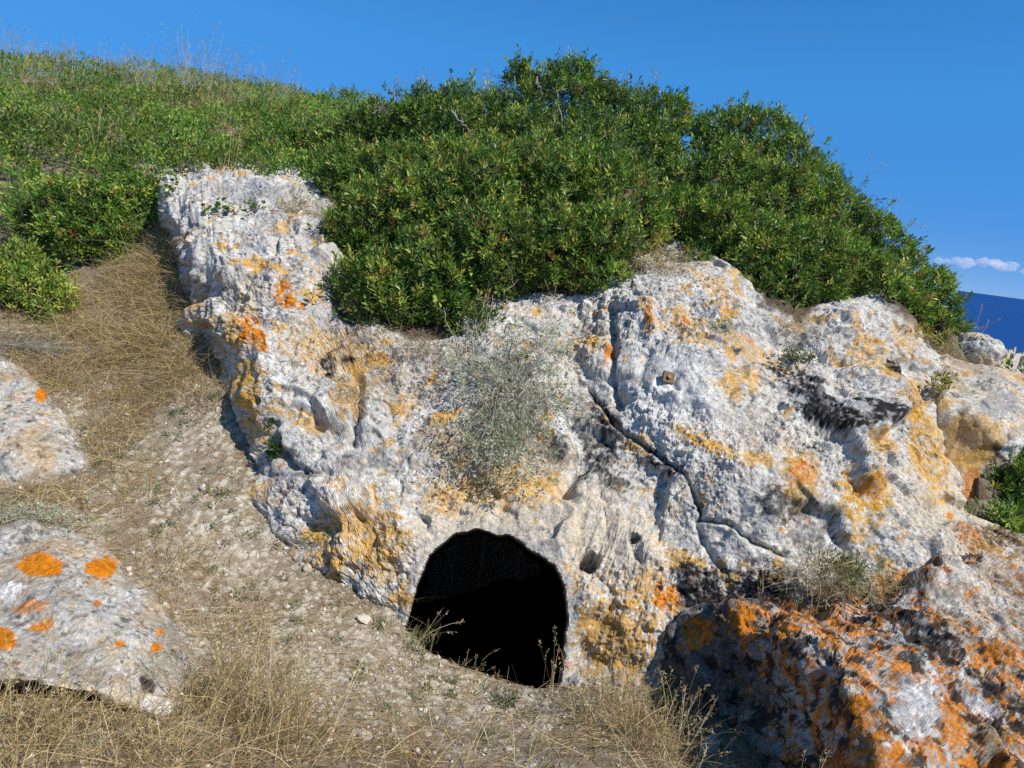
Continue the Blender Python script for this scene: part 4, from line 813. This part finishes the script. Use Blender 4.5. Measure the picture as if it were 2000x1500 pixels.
for k in range(22):
    a = on_rock(960 + rng.normal(0, 40), 740 + rng.normal(0, 40))[0]; q = np.concatenate(cl)[rng.integers(0, 420)]; branch(silver, a, q + [0, -.03, 0], .005, .002, 7, .06, np.array([.42, .37, .30]), 2, 'stem')
for k in range(7):
    branch(silver, U(900 + 10 * k, 690 - 4 * k, 3.85), U(860 + 30 * k + rng.normal(0, 20), 590 + rng.normal(0, 25), 3.9), .0035, .0015, 7, .05, np.array([.38, .33, .27]), 2, 'stem')
weed('grey_cushion_plant', 'grey green cushion plant above the lower left boulder', 'plant', gpix(40, 1030)[0] + [0, 0, .03], 170, (.17, .07, .02), .03, SILVER, .016, .006, 9)
weed('grey_cushion_plant', 'dull grey cushion plant spreading above the upper left boulder', 'plant', gpix(40, 680)[0] + [0, 0, .03], 260, (.26, .14, .02), .03, [(0.20, 0.21, 0.17), (0.28, 0.29, 0.24), (0.16, 0.16, 0.11)], .016, .006, 9)
weed('green_weed', 'dark green weed growing in the crack on the left of the outcrop', 'weed', on_rock(533, 885, .02)[0], 30, (.02, .015, .035), .03, [(0.03, 0.08, 0.015), (0.05, 0.11, 0.02)], .026, .012, 7, M_LEAF, stems=False)
weed('green_weed', 'tiny dark green sprout above the weed in the left crack', 'weed', on_rock(532, 828, .02)[0], 10, (.012, .01, .012), .02, [(0.03, 0.08, 0.015), (0.05, 0.11, 0.02)], .02, .009, 7, M_LEAF, stems=False)
weed('green_weed', 'fresh green weed in the hollow between the upper rock humps', 'weed', on_rock(1560, 700, .02)[0], 46, (.05, .03, .03), .03, GRASSG, .026, .008, 8, stems=False)
weed('green_weed', 'small grey green weed on the brow right of the outcrop centre', 'weed', on_rock(1400, 640, .02)[0], 34, (.05, .03, .02), .02, SILVER + GRASSG[:2], .018, .005, 8, stems=False)
weed('green_weed', 'yellow leaved weed in the fissure beside the right block', 'weed', U(1840, 755, 3.8), 26, (.03, .03, .05), .03, [(0.30, 0.28, 0.04), (0.20, 0.22, 0.04)], .03, .016, 5, stems=False)
weed('green_weed', 'yellowing creeper leaves below the right bush on the rock', 'weed', U(1790, 655, 4.35), 44, (.13, .06, .05), .03, [(0.42, 0.36, 0.06), (0.30, 0.30, 0.05), (0.40, 0.25, 0.06)], .03, .017, 4)
weed('green_weed', 'yellow dried leaves at the bush edge above the central brow', 'weed', U(1285, 490, 4.25), 40, (.06, .05, .06), .03, [(0.42, 0.36, 0.06), (0.30, 0.30, 0.05), (0.45, 0.30, 0.10)], .03, .015, 4)
weed('green_weed', 'dark green sprigs by the base of the outcrop left of the cave', 'weed', gpix(640, 1112)[0] + [0, 0, .04], 60, (.10, .04, .03), .04, [(0.10, 0.13, 0.06), (0.15, 0.17, 0.08), (0.2, 0.2, 0.1)], .035, .004, 8)
weed('green_weed', 'small green plant on the bare ground below the cave mouth', 'weed', gpix(985, 1382)[0] + [0, 0, .015], 22, (.03, .02, .008), .02, [(0.10, 0.14, 0.07), (0.14, 0.17, 0.1)], .02, .006, 8, stems=False)
# heaps of dry twigs lodged on the rock
def nest(label, px, py, d, n, sp, ws=(20, 30, 10, 36, 4), L=(.05, .16), name='dry_tuft', green=0):
    c = U(px, py, d); P = c + rng.normal(0, 1, (n, 3)) * np.array(sp); D = rng.normal(0, 1, (n, 3)) + [0, -.2, .3]; root = empty(name, c)
    V, F, C = ribbons(P, D, rng.uniform(*L, n), rng.uniform(.0015, .003, n), .2, straw_cols(n, ws), 4, .4, .8); child('stalks', V, F, M_STRAW, root, C, False)['kind'] = 'stuff'
    if green:
        P = c + rng.normal(0, 1, (green, 3)) * np.array(sp) * .55 + [0, -.01, .03]; V, F, C = leaves(P, norm(rng.normal(0, .5, P.shape) + [0, -.2, .8]), 9, .035, .006, .05, np.asarray(GRASSG)[rng.integers(0, 3, green)]); child('foliage', V, F, M_SOFT, root, C, False)['kind'] = 'stuff'
    tag(root, label, 'dry tuft')
R_ = lambda x, y, o=.03: float(rock_d(x, y)[0]) - o
nest('brown dead twigs under the middle bush beside the silvery shrub', 830, 690, R_(830, 690), 700, (.17, .05, .05), (12, 30, 6, 50, 2))
nest('dry brown tuft on top of the left rock shoulder', 590, 410, R_(590, 410), 420, (.10, .05, .035), (20, 30, 10, 36, 4), green=14)
nest('tangled grey dry grass on the brow below the yellow leaves', 1290, 520, R_(1290, 520), 700, (.12, .06, .05), (26, 26, 26, 18, 4))
nest('dry brown tuft under the right bush between two rock humps', 1540, 640, R_(1540, 640), 420, (.08, .05, .06), (20, 26, 16, 34, 4))
nest('green and straw grass tuft on the ledge behind the orange boulder', 1640, 1130, 2.86, 900, (.13, .04, .055), (30, 20, 30, 8, 12), (.05, .15), green=60)
nest('dry twigs wedged in the vertical cleft right of the black spots', 700, 770, R_(700, 770), 200, (.03, .03, .07), (10, 30, 5, 50, 5))
nest('dark dead stems at the foot of the middle bush', 1090, 570, R_(1090, 570, .02), 420, (.16, .06, .06), (8, 30, 4, 56, 2))
nest('dry tuft at the foot of the right bush near the rock knob', 1850, 690, 4.3, 260, (.13, .06, .04), (20, 30, 10, 30, 10))
# grasses at the cave mouth
def lipP(x): 
    a = np.array(LIP); p = U(x, np.interp(x, a[:, 0], a[:, 1]) + 6, np.interp(x, a[:, 0], a[:, 2]) - .02); p[2] = gz(p[None, :2])[0]; return p
stalk_tuft('grass_tuft', 'pale green grass tuft at the left lip of the cave mouth', 'grass tuft', lipP(815), 70, .11, .12, None, (.2, .1), .008, False, .0024, cols=lambda n: np.asarray([(0.26, 0.28, 0.11), (0.4, 0.36, 0.18), (0.2, 0.24, 0.08)])[rng.integers(0, 3, n)])
stalk_tuft('grass_stalk', 'arching oat stalks leaning into the cave from its left lip', 'grass stalk', lipP(812), 6, .24, .04, None, (.9, -.1), .013, True, .0026, bend=.22, ws=(20, 10, 65, 2, 3))
stalk_tuft('grass_stalk', 'thin straw stems along the middle of the cave lip', 'grass stalk', lipP(930), 14, .09, .22, None, (.3, 0), .008, True, .002, ws=(30, 20, 45, 2, 3))
stalk_tuft('grass_stalk', 'tall straw stalks at the right foot of the cave mouth', 'grass stalk', lipP(1080), 12, .26, .10, None, (-.1, 0), .013, True, .0026, bend=.2, ws=(20, 10, 65, 2, 3))
for lab, px, py, n, h in [('upright straw tuft right of the cave between rock and boulder', 1180, 1400, 90, .26), ('dark straw tuft in the shade at the foot of the orange boulder', 1290, 1470, 90, .3), ('long straw tuft leaning over the right end of the lower left boulder', 440, 1400, 120, .34), ('straw tuft in front of the lower left boulder', 250, 1480, 60, .2),
                          ('straw tuft at the bottom left corner of the slope', 60, 1470, 80, .26), ('long straw tuft in the foreground centre left', 520, 1470, 100, .34), ('straw tuft beside the path above the lower left boulder', 330, 1130, 60, .22), ('dry tuft between the upper left boulder and the path', 190, 880, 70, .22), ('thin straw tuft against the left foot of the outcrop', 420, 800, 60, .2)]:
    stalk_tuft('grass_tuft', lab, 'grass tuft', gpix(px, py)[0], n, h, .2, None, (.15, .05), .012, True, .0028, bend=.3)
for lab, px, py, lx in [('single long straw bending across the lower left boulder', 30, 1480, .35), ('long pale straw crossing the upper left shrubs', 60, 660, .8), ('single straw standing before the orange boulder', 1570, 1560, .1)]:
    p = gpix(px, py)[0] if px < 1000 else U(1590, 1530, 2.05); stalk_tuft('grass_stalk', lab, 'grass stalk', p, 3, .5 if px < 1000 else .13, .05, None, (lx, 0), .014, True, .003, bend=.12, ws=(30, 5, 60, 2, 3))

# round-leaved creeper on the shoulder of the left rock: every leaf a piece of its own
def leaf_mesh():
    a = np.linspace(0, 2 * np.pi, 10, endpoint=False); V = [(0, .5, .0)] + [(.5 * math.cos(t) * (1 + .06 * math.cos(3 * t)), .5 + .5 * math.sin(t), .10 * math.cos(2 * t)) for t in a]; F = [(0, 1 + i, 1 + (i + 1) % 10) for i in range(10)]
    me = bpy.data.meshes.new('leaf'); me.from_pydata(V, [], F); at = me.color_attributes.new('Col', 'FLOAT_COLOR', 'POINT')
    for q in at.data: q.color = (0.17, 0.25, 0.045, 1)
    me.materials.append(M_SOFT); return me
LEAF = leaf_mesh()
for lab, pts in [('round leaved green creeper on the rock shoulder', [(410, 415, 7), (430, 408, 12), (450, 412, 8), (465, 412, 6)]), ('smaller round leaved sprig right of the creeper on the rock shoulder', [(490, 402, 9), (508, 402, 7)]), ('round leaved vine at the upper left corner of the outcrop', [(330, 372, 14), (345, 358, 8), (318, 390, 8)])]:
    b = on_rock(pts[0][0], pts[0][1], .01)[0]; root = empty('creeping_plant', b); tag(root, lab, 'creeper'); ends = []
    for px, py, n in pts:
        c = on_rock(px, py, .03)[0]; ends.append(c)
        for k in range(n):
            l = obj('leaf', LEAF, root); s = rng.uniform(.022, .036); l.scale = (s, s, s); l.location = tuple(c - b + rng.normal(0, .022, 3) + [0, -.01, .012]); l.rotation_euler = (rng.uniform(.2, 1.2), rng.uniform(-.5, .5), rng.uniform(0, 6.28))
    v = [tube(crooked(b, e + 1e-3, 6, .06), np.full(6, .003), 5) for e in ends]; V, F, C = join([(a, f, np.tile(np.array([.25, .17, .1]), (len(a), 1))) for a, f in v]); child('stem', V, F, M_BARK, root, C)

# ------------------------------------------------------------------ stones on the slope
def stone_mesh(i):
    bm = bmesh.new(); bmesh.ops.create_icosphere(bm, subdivisions=2, radius=1); me = bpy.data.meshes.new('stone'); bm.to_mesh(me); bm.free()
    V = np.empty(len(me.vertices) * 3); me.vertices.foreach_get('co', V); V = V.reshape(-1, 3); r0 = np.random.default_rng(900 + i)
    for k in range(7):
        nn = norm(r0.normal(0, 1, 3)); h = r0.uniform(.45, .8); t = V @ nn; V = V - nn * np.maximum(t - h, 0)[:, None] * .9
    V = V * (1 + .12 * fbm(V * 1.8 + i * 5, 3, 50))[:, None] * r0.uniform(.6, 1.1, 3) * [1, 1, .65]; me.vertices.foreach_set('co', V.ravel())
    at = me.color_attributes.new('Col', 'FLOAT_COLOR', 'POINT'); c = np.ones((len(V), 4)); c[:, :3] = np.array([0.55, 0.49, 0.40]) * r0.uniform(.75, 1.15) * (1 + .2 * fbm(V * 3, 3, i))[:, None]; at.data.foreach_set('color', c.astype(np.float32).ravel())
    me.materials.append(M_STONE); me.update(); return me
STONES = [stone_mesh(i) for i in range(9)]
def put_stone(p, s, label, group=None, k=None):
    o = obj('stone', STONES[rng.integers(9) if k is None else k]); o.location = (p[0], p[1], gz(np.array([p[:2]]))[0] + s * .18); o.scale = (s * rng.uniform(.8, 1.2), s * rng.uniform(.8, 1.2), s); o.rotation_euler = (rng.normal(0, .3), rng.normal(0, .3), rng.uniform(0, 6.28)); tag(o, label, 'stone', group)
for px, py, s, lab in [(218, 965, .032, 'white elongated stone standing out on the path beside the upper boulder'), (260, 1092, .022, 'bright white stone right of the orange lichen discs'), (395, 978, .034, 'large flat beige stone in the middle of the path'), (710, 1217, .042, 'pale rounded stone on the slope left of the cave'),
                       (250, 812, .018, 'small white stone high on the path'), (600, 1130, .04, 'grey stone by the green sprigs below the outcrop'), (1385, 1465, .05, 'pale stone in the shade before the orange boulder'), (710, 1440, .034, 'rounded pale stone at the bottom centre of the slope'), (830, 1395, .02, 'small rounded stone below the cave lip'), (950, 1395, .03, 'chalky stone right of centre below the cave'), (560, 1210, .035, 'chalky lump halfway down the slope')]:
    put_stone(gpix(px, py)[0], s, lab)
n = 260; q = np.c_[rng.uniform(330, 1150, n * 4), rng.uniform(780, 1490, n * 4)]
path = [(330, 830), (470, 830), (520, 1040), (700, 1160), (800, 1260), (1000, 1350), (1160, 1400), (1180, 1500), (560, 1500), (480, 1300), (380, 1080), (260, 960)]
q = q[poly_sd(q, path) > 0][:n]
for p in gpix(q[:, 0], q[:, 1]):
    put_stone(p, float(np.clip(rng.lognormal(-4.7, .4), .006, .026)), 'pale limestone fragment among the crumbs on the bare slope', 'loose stones on the slope')
def build_gravel():
    n = 52000; Q = np.c_[rng.uniform(-2.6, 1.0, n), rng.uniform(1.5, 4.6, n)]; d = fbm(np.c_[Q * 2.2, np.zeros(n)], 4, 21); Q = Q[(poly_sd(Q, PIT) < .0) & (rng.random(n) < np.clip(.22 - 1.2 * d, .04, 1))]; n = len(Q)
    P = np.c_[Q, gz(Q)]; s = np.clip(rng.lognormal(-5.1, .45, n), .0025, .016)
    t = (1 + 5 ** .5) / 2; oct_ = np.array([(1, 0, 0), (-1, 0, 0), (0, 1, 0), (0, -1, 0), (0, 0, 1), (0, 0, -1)], float); of = np.array([(0, 2, 4), (2, 1, 4), (1, 3, 4), (3, 0, 4), (2, 0, 5), (1, 2, 5), (3, 1, 5), (0, 3, 5)])
    V = oct_[None] * rng.uniform(.6, 1.25, (n, 6, 1)) * rng.uniform(.7, 1.2, (n, 1, 3)); a = rng.uniform(0, 6.28, n); b = rng.normal(0, .6, n); ca, sa, cb, sb = np.cos(a), np.sin(a), np.cos(b), np.sin(b)
    x = V[..., 0] * ca[:, None] - V[..., 1] * sa[:, None]; y = V[..., 0] * sa[:, None] + V[..., 1] * ca[:, None]; z = V[..., 2]; y, z = y * cb[:, None] - z * sb[:, None], y * sb[:, None] + z * cb[:, None]
    V = np.stack([x, y, z], -1) * s[:, None, None] + P[:, None] ; F = (of[None] + np.arange(n)[:, None, None] * 6).reshape(-1, 3); c = np.repeat(np.array([[0.54, 0.49, 0.40]]) * rng.uniform(.45, 1.15, (n, 1)), 6, 0)
    o = obj('gravel', mesh_np('gravel', V.reshape(-1, 3), F, M_STONE, c, False)); tag(o, 'fine pale limestone crumbs strewn over the slope', 'gravel', kind='stuff')
build_gravel()
# little herbs between the straws
def build_herbs():
    q = np.c_[rng.uniform(150, 1150, 900), rng.uniform(560, 1480, 900)]; q = q[poly_sd(q, [(160, 560), (370, 560), (440, 800), (520, 1030), (700, 1150), (780, 1230), (900, 1320), (1150, 1400), (1150, 1490), (420, 1490), (400, 1250), (260, 1060), (170, 960), (140, 700)]) > 0]
    g = gpix(q[:, 0], q[:, 1]); g = g[rng.random(len(g)) < np.clip(.25 + 1.2 * fbm(np.c_[g[:, :2] * 3, np.zeros(len(g))], 2, 91), 0, 1)]; P = np.repeat(g, 5, 0) + rng.normal(0, .012, (len(g) * 5, 3)) * [1, 1, .2]
    V, F, c = leaves(P, norm(rng.normal(0, .5, P.shape) + [0, 0, .8]), 6, .020, .006, .02, palette(len(P), (3, 3, 2, 2), [(.16, .19, .09), (.24, .26, .16), (.12, .17, .05), (.30, .27, .14)]), 30, 80)
    tag(obj('small_herbs', mesh_np('small_herbs', V, F, M_SOFT, c, False)), 'tiny grey green herbs dotted between the straw on the slope', 'herbs', kind='stuff')
build_herbs()
tri = sum(sum(len(p.vertices) - 2 for p in []) or len(m.loops) - 2 * len(m.polygons) for m in bpy.data.meshes)
print('triangles', tri, 'objects', len(bpy.data.objects))
